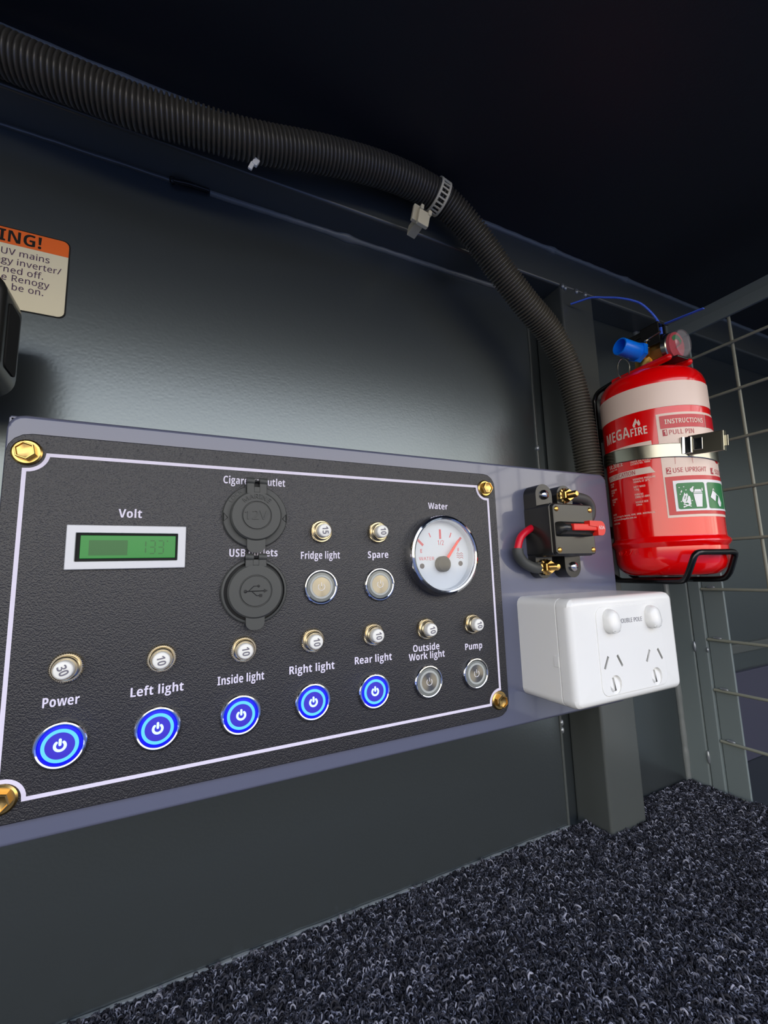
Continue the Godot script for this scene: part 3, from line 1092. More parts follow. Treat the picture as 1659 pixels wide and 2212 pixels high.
func cut_box(c: Node3D, at: Vector3, size: Vector3, turn: float, called: String) -> void:
	var b := CSGBox3D.new()
	b.name = called
	b.size = size
	b.operation = CSGShape3D.OPERATION_SUBTRACTION
	b.transform = Transform3D(Basis(Vector3.BACK, turn), at)
	c.add_child(b, true)

func ear(cx: float, cy: float, r: float, up: float, z0: float, z1: float) -> Soup:
	var s := Soup.new()
	var o := PackedVector2Array()
	for i in 17:
		var a := PI * i / 16.0
		o.append(Vector2(cx + cos(a) * r, cy + sin(a) * r * up))
	o.append(Vector2(cx - r, cy - up * 0.012))
	o.append(Vector2(cx + r, cy - up * 0.012))
	s.poly(o, z0, z1)
	return s

func breaker() -> void:
	var t := thing("circuit_breaker", "glossy black circuit breaker with a red lever beside the panel", "circuit breaker", Vector3(0.3475, 0.1255, FACE_Z))
	var s := Soup.new()
	s.slab(Vector2(0, 0), 0.0450, 0.0410, 0.0030, 0.0, 0.0262, 0.0010)
	put("body", s.mesh(), M["gloss black"], t)
	s = Soup.new()
	s.slab(Vector2(0.0005, 0), 0.0432, 0.0392, 0.0025, 0.0262, 0.0290, 0.0009)
	put("front_plate", s.mesh(), M["gloss black"], t)
	for e in [[-0.0133, 0.0292, 1.0, 0.0135], [0.0128, 0.0300, 1.0, 0.0110], [-0.0130, -0.0285, -1.0, 0.0080], [0.0133, -0.0287, -1.0, 0.0130]]:
		put("mounting_ear", ear(e[0], e[1], 0.0088, e[2], 0.0, e[3]).mesh(), M["gloss black"], t)
	for e in [[-0.0133, 0.0292, 0.0135], [0.0133, -0.0287, 0.0130]]:
		s = Soup.new()
		s.lathe([Vector2(0, 0), Vector2(0.0040, 0), Vector2(0.0038, 0.0016), Vector2(0.0028, 0.0027), Vector2(0.0013, 0.0032), Vector2(0.0011, 0.0018), Vector2(0, 0.0018)], 24, Transform3D(Basis(), Vector3(e[0], e[1], e[2])))
		put("mounting_screw", s.mesh(35), M["chrome"], t)
	for e in [[0.0128, 0.0300, 0.0110], [-0.0130, -0.0285, 0.0095]]:
		s = Soup.new()
		s.lathe([Vector2(0, 0), Vector2(0.0066, 0), Vector2(0.0066, 0.0009), Vector2(0.0050, 0.0016), Vector2(0, 0.0016)], 28, Transform3D(Basis(), Vector3(e[0], e[1], e[2])), false, 0.13)
		s.loft([hex_loop(0.0054, 0.0014), hex_loop(0.0054, 0.0050), hex_loop(0.0048, 0.0056), hex_loop(0.003, 0.0056)], Transform3D(Basis(), Vector3(e[0], e[1], e[2])))
		var pr := [Vector2(0, 0.005)]
		for i in 8:
			pr.append(Vector2(0.0028, 0.0052 + i * 0.0009))
			pr.append(Vector2(0.0025, 0.00565 + i * 0.0009))
		pr.append(Vector2(0.0019, 0.0128))
		pr.append(Vector2(0, 0.0130))
		s.lathe(pr, 18, Transform3D(Basis(), Vector3(e[0], e[1], e[2])))
		put("terminal_stud", s.mesh(28), M["yellow zinc"], t, "brass coloured stud, washer and nut")
	for q in [Vector2(-0.0178, 0.0155), Vector2(0.0190, 0.0155), Vector2(-0.0178, -0.0160), Vector2(0.0190, -0.0160)]:
		s = Soup.new()
		s.lathe([Vector2(0, 0), Vector2(0.0021, 0), Vector2(0.0020, 0.0006), Vector2(0.0013, 0.0012), Vector2(0, 0.0014)], 18, Transform3D(Basis(), Vector3(q.x, q.y, 0.0288)))
		put("rivet", s.mesh(50), M["brass"], t)
	s = Soup.new()
	var loops := []
	for e in [[-0.0205, 0.2], [-0.0190, 0.75], [-0.0165, 1.0], [0.0130, 1.0], [0.0180, 0.8], [0.0190, 0.3]]:
		var l := PackedVector3Array()
		for i in 13:
			var a := PI * i / 12.0
			l.append(Vector3(e[0], cos(a) * 0.0058 * (0.6 + 0.4 * e[1]), 0.0288 + sin(a) * 0.0085 * e[1]))
		loops.append(l)
	s.loft(loops)
	put("lever_mount", s.mesh(40), M["gloss black"], t)
	s = Soup.new()
	s.slab(Vector2(0.0015, 0.0006), 0.0270, 0.0052, 0.0008, 0.0360, 0.0392, 0.0008)
	var o := PackedVector2Array([Vector2(0.004, 0.0056), Vector2(0.004, 0.0016), Vector2(0.0125, 0.0010), Vector2(0.0125, -0.0055)])
	for i in 13:
		var a := -PI / 2 + PI * i / 12.0
		o.append(Vector2(0.0165 + cos(a) * 0.0045, -0.0001 + sin(a) * 0.0056))
	s.poly(o, 0.0350, 0.0400)
	put("reset_lever", s.mesh(30), M["red lever"], t, "red lever printed 60A")
	put("lettering", lettering("60A", 0.0026, 0.0062, flat(Vector3(0.0168, 0.0004, 0.0402)), 0, false), M["white label"], t)
	# cables
	var z := 0.007
	var lead := thing("battery_cable", "red power cable with black sleeve looping left of the breaker", "cable", Vector3(0, 0, FACE_Z))
	s = Soup.new()
	s.tube(spline([Vector3(0.330, 0.1300, 0.0050), Vector3(0.3205, 0.1262, z), Vector3(0.3128, 0.1208, z), Vector3(0.3090, 0.1125, z), Vector3(0.3085, 0.1085, z)], 0.0015), 0.0029, 12)
	put("insulation", s.mesh(60), M["red cable"], lead)
	s = Soup.new()
	s.tube(spline([Vector3(0.3089, 0.1120, z), Vector3(0.3092, 0.1072, z), Vector3(0.3138, 0.1012, z), Vector3(0.3215, 0.0973, z + 0.001), Vector3(0.3275, 0.0962, z + 0.001)], 0.0015), 0.0042, 14)
	put("sleeve", s.mesh(60), M["rubber"], lead)
	s = Soup.new()
	s.slab(Vector2(0.3320, 0.0968), 0.0120, 0.0085, 0.0012, 0.0070, 0.0098, 0.0006)
	put("lug", s.mesh(), M["rubber"], lead)
	var lead2 := thing("supply_cable", "black sleeved cable bending down right of the breaker", "cable", Vector3(0, 0, FACE_Z))
	s = Soup.new()
	s.tube(spline([Vector3(0.3620, 0.1552, 0.0085), Vector3(0.3740, 0.1556, 0.0085), Vector3(0.3868, 0.1546, 0.0080), Vector3(0.3940, 0.1510, 0.0070), Vector3(0.3965, 0.1450, 0.0060), Vector3(0.3945, 0.1380, 0.0050), Vector3(0.385, 0.134, 0.0045), Vector3(0.368, 0.132, 0.004)], 0.0015), 0.0044, 14)
	put("sleeve", s.mesh(60), M["rubber"], lead2)

const EX := Vector3(0.480, 0.0855, 0.016)
const ER := 0.0442
const PHI0 := -59.08

func wrap_(phi: float, y: float, layer: int) -> Callable:
	return round_(ER + 0.00025 * layer, deg_to_rad(PHI0 + phi), y - EX.y)

# rectangle on the cylinder between two angles
func band(p0: float, p1: float, y0: float, y1: float) -> PackedVector2Array:
	return rect(deg_to_rad(p0) * ER, y0 - EX.y, deg_to_rad(p1) * ER, y1 - EX.y)

func on_cylinder(polys: Array, layer: int) -> ArrayMesh:
	return print_sheet(polys, round_(ER + 0.00025 * layer, deg_to_rad(PHI0), 0.0))

func cyl_pts(a: Array) -> PackedVector2Array:
	var o := PackedVector2Array()
	for i in range(0, a.size(), 2):
		o.append(Vector2(deg_to_rad(a[i]) * ER, a[i + 1] - EX.y))
	return o

func extinguisher() -> void:
	var t := thing("fire_extinguisher", "red fire extinguisher with white band and labels, strapped in a wire bracket", "fire extinguisher", EX)
	var up := Transform3D(UP_AXIS, Vector3.ZERO)
	var s := Soup.new()
	s.lathe([Vector2(0, 0.004), Vector2(0.022, 0.0028), Vector2(0.030, 0.0008), Vector2(0.036, 0.0022), Vector2(0.0415, 0.0072), Vector2(0.0436, 0.0125), Vector2(ER, 0.0185), Vector2(ER, 0.0255), Vector2(0.0455, 0.0272), Vector2(0.0470, 0.0296), Vector2(0.0464, 0.0318), Vector2(0.0448, 0.0332), Vector2(ER, 0.0350),
		Vector2(ER, 0.171), Vector2(0.0438, 0.1752), Vector2(0.0424, 0.1802), Vector2(0.0398, 0.1845), Vector2(0.0352, 0.1882), Vector2(0.0290, 0.1910), Vector2(0.0200, 0.1932), Vector2(0.0150, 0.1938), Vector2(0.0150, 0.1965), Vector2(0, 0.1965)], 96, up)
	put("cylinder", s.mesh(35), M["red paint"], t)
	put("lettering", lettering("0278", 0.0042, 0.026, wrap_(-45, 0.1074, 1), 0, false, 0.9, 0.0, 0.0004), M["red paint"], t, "stamped number near the base")
	# printed label, in layers
	put("label_band", on_cylinder([band(-180, 180, 0.2322, 0.2550)], 1), M["warm tinted label"], t, "plain white band below the shoulder, reflected warmth put into its colour")
	put("label_frame", on_cylinder([band(3.0, 150, 0.1350, 0.2262)], 1), M["warm tinted label"], t)
	put("label_panel", on_cylinder([band(6.0, 57.3, 0.2126, 0.2240), band(58.6, 150, 0.2126, 0.2240), band(4.6, 150, 0.1371, 0.1700)], 2), M["red label"], t)
	put("label_panel", on_cylinder([band(11.3, 130, 0.1400, 0.1662)], 3), M["white label"], t)
	var gr := []
	for p in [[14.0, 43.4], [46.8, 76.2], [79.5, 109.0]]:
		var o := PackedVector2Array()
		for q in Soup.outline(deg_to_rad(p[1] - p[0]) * ER, 0.0222, 0.0016, 4):
			o.append(q + Vector2(deg_to_rad((p[0] + p[1]) / 2) * ER, 0.1527 - EX.y))
		gr.append(o)
	put("label_panel", on_cylinder(gr, 4), M["green label"], t, "green picture squares")
	# pictures: burning sticks, bin on fire, fuel can with flame
	var pic := []
	var g := func(a: Array) -> void:
		var o := PackedVector2Array()
		for i in range(0, a.size(), 2):
			o.append(Vector2(deg_to_rad(14.0) * ER + a[i] * 0.001, 0.1416 - EX.y + a[i + 1] * 0.001))
		pic.append(o)
	g.call([3.0, 7.0, 3.6, 9.6, 4.6, 11.6, 5.4, 14.0, 6.2, 12.2, 7.2, 13.4, 8.0, 11.2, 9.2, 10.4, 9.6, 8.0, 8.6, 6.4, 9.6, 3.6, 8.4, 3.0, 7.0, 5.4, 4.6, 4.6])
	g.call([3.6, 3.8, 9.6, 1.6, 9.6, 2.4, 4.0, 4.6])
	g.call([3.6, 1.0, 9.4, 3.6, 9.0, 4.3, 3.4, 1.8])
	g.call([13.6, 1.4, 18.4, 1.4, 19.8, 12.4, 12.2, 12.4])
	g.call([12.2, 12.9, 19.8, 12.9, 19.8, 13.6, 12.2, 13.6])
	g.call([12.8, 14.0, 19.4, 14.0, 18.6, 16.2, 13.8, 16.2])
	g.call([10.2, 17.4, 9.6, 15.6, 11.2, 13.6, 12.6, 14.4, 11.2, 15.8, 12.4, 19.0, 10.8, 17.0])
	g.call([19.6, 14.6, 20.6, 15.2, 20.2, 17.8, 19.4, 16.2])
	for q in [[2.0, 18.4], [5.4, 18.8], [6.8, 16.0], [2.2, 12.6], [10.6, 6.8], [12.8, 18.2], [2.4, 6.4], [4.0, 2.2]]:
		g.call([q[0], q[1] - 0.5, q[0] + 0.6, q[1], q[0], q[1] + 0.5, q[0] - 0.6, q[1]])
	g.call([3.0, 13.6, 4.0, 15.0, 3.6, 16.2, 2.6, 14.8])
	# second square
	var x2 := 25.4
	g.call([x2 + 2.0, 9.4, x2 + 5.4, 15.4, x2 + 9.4, 12.6, x2 + 7.2, 6.0])
	g.call([x2 + 5.0, 15.6, x2 + 6.4, 17.2, x2 + 7.6, 15.4, x2 + 7.0, 15.2, x2 + 6.3, 16.4, x2 + 5.6, 15.4])
	g.call([x2 + 9.4, 12.6, x2 + 11.4, 11.0, x2 + 11.0, 10.6, x2 + 9.2, 12.0])
	g.call([x2 + 10.0, 5.0, x2 + 11.6, 9.0, x2 + 12.6, 11.6, x2 + 13.6, 8.6, x2 + 15.4, 5.0, x2 + 14.0, 1.8, x2 + 11.6, 1.8])
	put("pictogram", on_cylinder(pic, 5), M["white label"], t)
	var creases := []
	for q in [[5.2, 8.6, 5.9, 11.0], [7.0, 9.2, 7.8, 11.0], [6.2, 6.4, 7.0, 8.4]]:
		var a := Vector2(deg_to_rad(14.0) * ER, 0.1416 - EX.y)
		creases.append_array(stroke([a + Vector2(q[0], q[1]) * 0.001, a + Vector2(q[2], q[3]) * 0.001], 0.0005))
	put("pictogram", on_cylinder(creases, 6), M["green label"], t)
	var fl := PackedVector2Array()
	for q in pts([-2.5, 0.2, -3.3, 2.2, -2.3, 4.3, -1.2, 6.0, -0.2, 8.3, 0.7, 5.5, 1.0, 4.1, 2.0, 5.3, 2.1, 6.6, 3.0, 4.1, 3.3, 2.2, 2.6, 0.7, 1.4, 1.0, 1.7, 2.2, 0.3, 4.2, -0.6, 2.4, -1.3, 1.7, -0.9, 0.2], 0.001):
		fl.append(q + Vector2(deg_to_rad(-17.0) * ER, 0.2187 - EX.y))
	put("pictogram", on_cylinder([fl], 1), M["warm tinted label"], t, "small flame above the maker's name")
	var cream: Material = M["warm tinted label"]  # white lettering, reflected tint included in the colour
	put("lettering", lettering("MEGA", 0.0098, 0.0285, wrap_(-43.6, 0.2160, 1)), cream, t)
	put("lettering", lettering("FIRE", 0.0072, 0.0136, wrap_(-15.4, 0.2145, 1)), cream, t)
	put("lettering", lettering("INSTRUCTIONS", 0.0041, deg_to_rad(42.8) * ER, wrap_(31.6, 0.2183, 3)), cream, t)
	put("lettering", lettering("PULL PIN", 0.0040, deg_to_rad(26) * ER, wrap_(26.6, 0.2088, 2), 0, false), M["red ink"], t)
	put("lettering", lettering("USE UPRIGHT", 0.0040, deg_to_rad(36.4) * ER, wrap_(30.9, 0.1752, 2), 0, false), M["red ink"], t)
	put("lettering", lettering("SQUEEZE", 0.0040, deg_to_rad(25) * ER, wrap_(75.5, 0.1738, 2), 0, false), M["red ink"], t)
	for o in [band(7.6, 12.0, 0.2060, 0.2116), band(6.6, 11.0, 0.1724, 0.1780), band(55.9, 60.6, 0.1712, 0.1766)]:
		put("label_mark", on_cylinder([o], 2), M["red ink"], t, "red number square")
	for e in [["1", 9.8, 0.2088], ["2", 8.8, 0.1752], ["4", 58.3, 0.1739]]:
		put("lettering", lettering(e[0], 0.0043, 0.0, wrap_(e[1], e[2], 3)), cream, t)
	var outline_ := []
	for sgn in [-1, 1]:
		var c := Vector2(deg_to_rad(25.0) * ER, 0.0 - EX.y)
		outline_.append_array(stroke([c + Vector2(sgn * 0.0022, 0.1942), c + Vector2(sgn * 0.0022, 0.1918), c + Vector2(sgn * 0.0050, 0.1908), c + Vector2(sgn * 0.0066, 0.1890), c + Vector2(sgn * 0.0069, 0.1808)], 0.00025))
	put("pictogram", on_cylinder(outline_, 2), M["red ink"], t, "thin outline of an extinguisher")
	put("label_mark", print_sheet([Soup.outline(0.0105, 0.0105, 0.0052, 8)], wrap_(72.5, 0.1868, 2)), M["red label"], t)
	# text block on the left
	put("label_mark", on_cylinder([cyl_pts([-66, 0.2040, -63, 0.1965, -30, 0.1990, -4, 0.1990, -4, 0.2040])], 1), cream, t)
	put("label_mark", on_cylinder([cyl_pts([-69.5, 0.1808, -67.0, 0.1755, -3.6, 0.1755, -8.0, 0.1812])], 1), cream, t)
	put("lettering", lettering("SPECIFICATION", 0.0036, deg_to_rad(43) * ER, wrap_(-45.2, 0.1783, 2), 0, false), M["red ink"], t)
	put("lettering", lettering("1A:20B:E", 0.0042, deg_to_rad(25.5) * ER, wrap_(-50.5, 0.1890, 1)), cream, t)
	var small := [["FIRE CLASSIFICATION", -64.0, 0.1938, 0.0013, 21.0], ["POWDER TYPE", -64.0, 0.1852, 0.0013, 17.0], ["MANUFACTURED TO", -28.2, 0.1927, 0.0016, 23.6], ["AS/NZS 1841.5", -28.2, 0.1905, 0.0016, 16.0], ["UNDER SAI GLOBAL", -28.2, 0.1881, 0.0016, 22.4], ["LICENCE NO. 10000", -28.2, 0.1860, 0.0016, 21.0],
		["MODEL NO", -65.0, 0.1729, 0.0016, 9.0], ["1.0 ABE", -65.0, 0.1707, 0.0016, 7.8], ["EXTINGUISHANT", -65.0, 0.1668, 0.0016, 13.5], ["POWDER", -65.0, 0.1646, 0.0016, 9.0], ["80%", -65.0, 0.1624, 0.0016, 5.0], ["DISCHARGE", -65.0, 0.1580, 0.0016, 12.5], ["TIME", -65.0, 0.1558, 0.0016, 8.5], ["10s", -65.0, 0.1536, 0.0016, 4.5],
		["WORKING PRESSURE", -27.6, 0.1720, 0.0017, 23.6], ["1000kPa AT 20°C", -27.4, 0.1697, 0.0017, 17.6], ["NETT MASS", -27.4, 0.1652, 0.0017, 12.6], ["1.0kg", -27.2, 0.1629, 0.0017, 5.4], ["FORM NO", -27.2, 0.1583, 0.0017, 9.4], ["23066 OC-6001", -27.0, 0.1560, 0.0017, 15.2], ["NOZZLE SIZE", -27.0, 0.1515, 0.0017, 13.4], ["3.0mm", -26.8, 0.1492, 0.0017, 6.4],
		["MEGAFIRE", -66.0, 0.1438, 0.0016, 9.0], ["Unit 2, 20 Range St, Botany, NSW, 2000. AUSTRALIA", -66.0, 0.1412, 0.0015, 58.0], ["1300 555 sales@megafire.com.au", -66.0, 0.1386, 0.0015, 38.0], ["MADE IN CHINA", -66.0, 0.1352, 0.0015, 14.0]]
	for e in small:
		put("lettering", lettering(e[0], e[3], deg_to_rad(e[4]) * ER, wrap_(e[1], e[2], 1), -1), cream, t)
	# valve
	s = Soup.new()
	s.lathe([Vector2(0, 0.190), Vector2(0.0140, 0.190), Vector2(0.0140, 0.1995), Vector2(0.0125, 0.2010), Vector2(0.0105, 0.2020), Vector2(0.0095, 0.2060), Vector2(0.0095, 0.2235), Vector2(0.0085, 0.2250), Vector2(0, 0.2250)], 16, up)
	var nd := dir3(-0.98, 0.13, -0.12)
	var gd := dir3(0.03, -0.08, 1.0)
	var vc := Vector3(0.0, 0.2135, 0.003)
	s.lathe([Vector2(0, -0.004), Vector2(0.0068, -0.004), Vector2(0.0068, 0.014), Vector2(0, 0.014)], 20, along(nd, vc))
	s.lathe([Vector2(0, 0), Vector2(0.0080, 0), Vector2(0.0080, 0.0165), Vector2(0.0066, 0.018), Vector2(0, 0.018)], 6, along(gd, vc))
	put("valve", s.mesh(30), M["brass"], t, "brass valve body")
	s = Soup.new()
	var hx := along(nd, vc + nd * 0.0105)
	s.loft([hex_loop(0.0100, 0.0), hex_loop(0.0100, 0.0046), hex_loop(0.0080, 0.0050)], hx)
	s.lathe([Vector2(0.0067, 0.004), Vector2(0.0082, 0.004), Vector2(0.0082, 0.0255), Vector2(0.0078, 0.026), Vector2(0.0069, 0.026), Vector2(0.0067, 0.0255)], 32, hx, true)
	s.lathe([Vector2(0, 0.003), Vector2(0.0068, 0.003), Vector2(0.0068, 0.006), Vector2(0, 0.006)], 24, hx)
	put("nozzle", s.mesh(30), M["blue plastic"], t, "blue plastic nozzle")
	var gx := along(gd, vc + gd * 0.0170)
	s = Soup.new()
	s.lathe([Vector2(0, 0), Vector2(0.0105, 0), Vector2(0.0134, 0.002), Vector2(0.0136, 0.0060), Vector2(0.0128, 0.0068), Vector2(0, 0.0068)], 40, gx)
	put("gauge_case", s.mesh(30), M["steel"], t, "steel pressure gauge case")
	s = Soup.new()
	s.lathe([Vector2(0, 0.0066), Vector2(0.0124, 0.0066), Vector2(0.0124, 0.0094), Vector2(0, 0.0094)], 36, gx)
	put("gauge_dial", s.mesh(30), M["red ink"], t)
	put("gauge_scale", print_sheet(ring_polys(0.0058, 0.0098, 16, 0.6, 2.6), flat(gx * Vector3(0, 0, 0.0096), gx.basis), 0.0), M["green label"], t)
	s = Soup.new()
	s.slab(Vector2(0.001, 0.0014), 0.0010, 0.0110, 0.0003, 0.0098, 0.0103, 0.0, 0.0, gx * Transform3D(Basis(Vector3.BACK, -0.9), Vector3.ZERO))
	put("gauge_needle", s.mesh(), M["nickel"], t)
	s = Soup.new()
	s.lathe([Vector2(0.0122, 0.0066), Vector2(0.0130, 0.0066), Vector2(0.0127, 0.0150), Vector2(0.0116, 0.0160), Vector2(0, 0.0162), Vector2(0, 0.0152), Vector2(0.0112, 0.0150), Vector2(0.0119, 0.0143)], 40, gx)
	put("gauge_lens", s.mesh(40), M["lens"], t, "clear domed gauge lens")
	# black lever, its bracket and the lower handle, all along z
	s = Soup.new()
	s.box(Vector3(-0.0055, 0.2325, -0.0180), Vector3(0.0055, 0.2385, 0.0030), 0.0012)
	put("squeeze_lever", s.mesh(), M["gloss black"], t, "black squeeze lever")
	s = Soup.new()
	s.box(Vector3(-0.0062, 0.2190, 0.0010), Vector3(-0.0046, 0.2400, 0.0190), 0.0006)
	s.box(Vector3(0.0046, 0.2190, 0.0010), Vector3(0.0062, 0.2400, 0.0190), 0.0006)
	s.box(Vector3(-0.0062, 0.2385, 0.0010), Vector3(0.0062, 0.2402, 0.0190), 0.0006)
	s.box(Vector3(-0.0050, 0.2190, 0.0020), Vector3(0.0050, 0.2240, 0.0150), 0.0006)
	put("lever_bracket", s.mesh(), M["gloss black"], t, "black lever bracket")
	s = Soup.new()
	s.box(Vector3(-0.0080, -0.0011, 0.0), Vector3(0.0080, 0.0011, 0.0260), 0.0006, Transform3D(Basis(Vector3.RIGHT, 0.10), Vector3(0, 0.2000, 0.0080)))
	put("carrying_handle", s.mesh(), M["gloss black"], t, "black lower handle")
	s = Soup.new()
	s.tube([Vector3(-0.0064, 0.2262, 0.0072), Vector3(-0.0072, 0.2262, 0.0086), Vector3(-0.0060, 0.2285, 0.0205)], 0.0009, 8)
	put("safety_pin", s.mesh(50), M["steel"], t, "steel safety pin")
	s = Soup.new()
	s.ball(Vector3(-0.0072, 0.2258, 0.0072), 0.0022)
	put("pin_head", s.mesh(50), M["steel"], t)
	s = Soup.new()
	var rg := []
	for i in 20:
		rg.append(Vector3(-0.0235, 0.2010, -0.0080) + dir3(0.5, 0, 0.86) * (cos(TAU * i / 20) * 0.0052) + Vector3(0, sin(TAU * i / 20) * 0.0105, 0))
	s.tube(rg, 0.0006, 6, Transform3D(), true)
	put("pull_ring", s.mesh(50), M["steel"], t, "steel pull ring")

	bracket()
	# blue seal tie
	var e := EX
	var tie := thing("seal_tie", "blue beaded plastic tie on top of the extinguisher", "cable tie", Vector3.ZERO)
	s = Soup.new()
	var path := spline([Vector3(0.4862, 0.3060, 0.0300), Vector3(0.4862, 0.3240, 0.0298), Vector3(0.4872, 0.3338, 0.0273), Vector3(0.4846, 0.3455, 0.0229), Vector3(0.4804, 0.3578, 0.0158), Vector3(0.4732, 0.3680, 0.0039), Vector3(0.4660, 0.3745, -0.0080), Vector3(0.4587, 0.3797, -0.0195), Vector3(0.4530, 0.3802, -0.0290), Vector3(0.4475, 0.3798, -0.0370)], 0.0009)
	var rr := []
	for i in path.size():
		rr.append((0.0012 if i % 2 == 0 else 0.00085) if i < path.size() * 0.82 else 0.0010)
	s.tube(path, rr, 8)
	put("strap", s.mesh(50), M["blue tie"], tie)
	s = Soup.new()
	s.slab(Vector2(0, 0), 0.0062, 0.0050, 0.0010, 0.0, 0.0075, 0.0005, 0.0005, Transform3D(UP_AXIS, Vector3(0.4862, 0.3160, 0.0300)))
	put("lock_block", s.mesh(), M["blue tie"], tie)
	s = Soup.new()
	s.box(Vector3(-0.0016, -0.0004, 0.0), Vector3(0.0016, 0.0004, 0.0530), 0.0002, Transform3D(Basis(Vector3.RIGHT, 0.12), Vector3(0.4862, 0.3280, 0.0155)))
	put("tag_strip", s.mesh(), M["blue tie"], tie)

func dir3(x: float, y: float, z: float) -> Vector3:
	return Vector3(x, y, z).normalized()

func cyl_point(phi: float, r: float, y: float) -> Vector3:
	var a := deg_to_rad(PHI0 + phi)
	return Vector3(sin(a) * r, y, cos(a) * r)

func bracket() -> void:
	var t := thing("extinguisher_bracket", "black wire bracket with steel strap holding the red extinguisher", "bracket", EX)
	var s := Soup.new()
	var w := 0.0024
	for k in [-1, 1]:
		s = Soup.new()
		s.tube(spline([Vector3(k * 0.014, 0.1962, -0.0250), Vector3(k * 0.014, 0.1945, -0.0380), Vector3(k * 0.014, 0.1925, -0.0450), Vector3(k * 0.014, 0.1870, -0.0492), Vector3(k * 0.014, 0.1780, -0.0502), Vector3(k * 0.014, 0.10, -0.0502), Vector3(k * 0.014, 0.012, -0.0502), Vector3(k * 0.014, 0.001, -0.0480), Vector3(k * 0.014, -0.0030, -0.0420)], 0.003), w, 10)
		put("wire_upright", s.mesh(60), M["black wire"], t)
		s = Soup.new()
		var tip := Vector3(k * 0.014, 0.1970, 0.0285 if k < 0 else 0.0305)
		s.tube(line(Vector3(k * 0.014, 0.1962, -0.0262), tip, 6), 0.0031, 12)
		s.ball(tip, 0.0031, Vector3.ONE, 12)
		put("fork_arm", s.mesh(60), M["red sleeve"], t, "red sleeved fork arm")
	s = Soup.new()
	s.tube(spline([Vector3(-0.014, -0.0030, -0.0440), Vector3(-0.020, -0.0034, -0.0380), Vector3(-0.038, -0.0034, 0.0100), Vector3(-0.0462, -0.0030, 0.0330), Vector3(-0.0478, -0.0012, 0.0385), Vector3(-0.0482, 0.0030, 0.0415), Vector3(-0.0482, 0.0140, 0.0465), Vector3(-0.0472, 0.0180, 0.0482), Vector3(-0.0430, 0.0194, 0.0490), Vector3(-0.030, 0.0195, 0.0490), Vector3(-0.010, 0.0195, 0.0490), Vector3(0.0040, 0.0194, 0.0490), Vector3(0.0085, 0.0180, 0.0482), Vector3(0.0098, 0.0140, 0.0465), Vector3(0.0110, 0.0040, 0.0420), Vector3(0.0115, -0.0005, 0.0385), Vector3(0.0120, -0.0030, 0.0330), Vector3(0.0140, -0.0034, 0.010), Vector3(0.014, -0.0034, -0.0440)], 0.003), w, 10)
	put("wire_basket", s.mesh(60), M["black wire"], t)
	for e in [[-0.0385, 0.010, 0.0140], [-0.0250, -0.024, 0.014]]:
		s = Soup.new()
		s.tube([Vector3(e[0], -0.0034, e[1]), Vector3(e[2], -0.0034, e[1])], w * 0.9, 10)
		put("wire_brace", s.mesh(60), M["black wire"], t)
	for y in [0.045, 0.150]:
		s = Soup.new()
		s.box(Vector3(-0.020, y - 0.006, -0.0560), Vector3(0.008, y + 0.006, -0.0518), 0.0006)
		put("mounting_plate", s.mesh(), M["black wire"], t)
	# strap, falling from left to right
	var loops_o := []
	for i in 49:
		var phi := -150.0 + 240.0 * i / 48.0
		var y := 0.1140 - 0.0115 * (phi + 90) / 180.0
		var l := PackedVector3Array()
		for q in [[0.0447, -0.0058], [0.0447, 0.0058], [0.0454, 0.0060], [0.0456, 0.0056], [0.0456, -0.0056], [0.0454, -0.0060]]:
			l.append(cyl_point(phi, q[0], y + q[1]))
		loops_o.append(l)
	s = Soup.new()
	s.loft(loops_o)
	put("strap", s.mesh(25), M["steel"], t, "polished steel strap")
	# over-centre buckle standing off to the right
	var p0 := cyl_point(30, 0.0462, 0.1100)
	var p1 := Vector3(0.4613, 0.1935, 0.0808) - EX
	var ax := (p1 - p0)
	var n := ax.cross(Vector3.UP).normalized()
	var up := n.cross(ax).normalized()
	var bx := Basis(ax.normalized(), up if up.y > 0 else -up, n)
	if bx.determinant() < 0:
		bx.z = -bx.z
	var xf := Transform3D(bx, p0)
	s = Soup.new()
	s.box(Vector3(0.0, -0.0085, -0.0006), Vector3(ax.length(), 0.0080, 0.0012), 0.0004, xf)
	s.box(Vector3(ax.length() - 0.0012, -0.0085, -0.0040), Vector3(ax.length() + 0.0002, 0.0080, 0.0014), 0.0003, xf)
	s.box(Vector3(ax.length(), -0.0045, -0.0028), Vector3(ax.length() + 0.0022, 0.0045, -0.0018), 0.0003, xf)
	put("buckle_lever", s.mesh(), M["steel"], t, "flat steel buckle lever")
	s = Soup.new()
	s.box(Vector3(-0.0050, -0.0072, 0.0010), Vector3(0.0030, 0.0072, 0.0026), 0.0007, xf)
	s.tube([xf * Vector3(-0.0036, -0.0072, 0.0024), xf * Vector3(-0.0036, 0.0072, 0.0024)], 0.0018, 12)
	s.box(Vector3(0.0040, -0.0050, 0.0008), Vector3(0.0105, 0.0050, 0.0016), 0.0003, xf)
	put("buckle_loop", s.mesh(), M["chrome"], t)

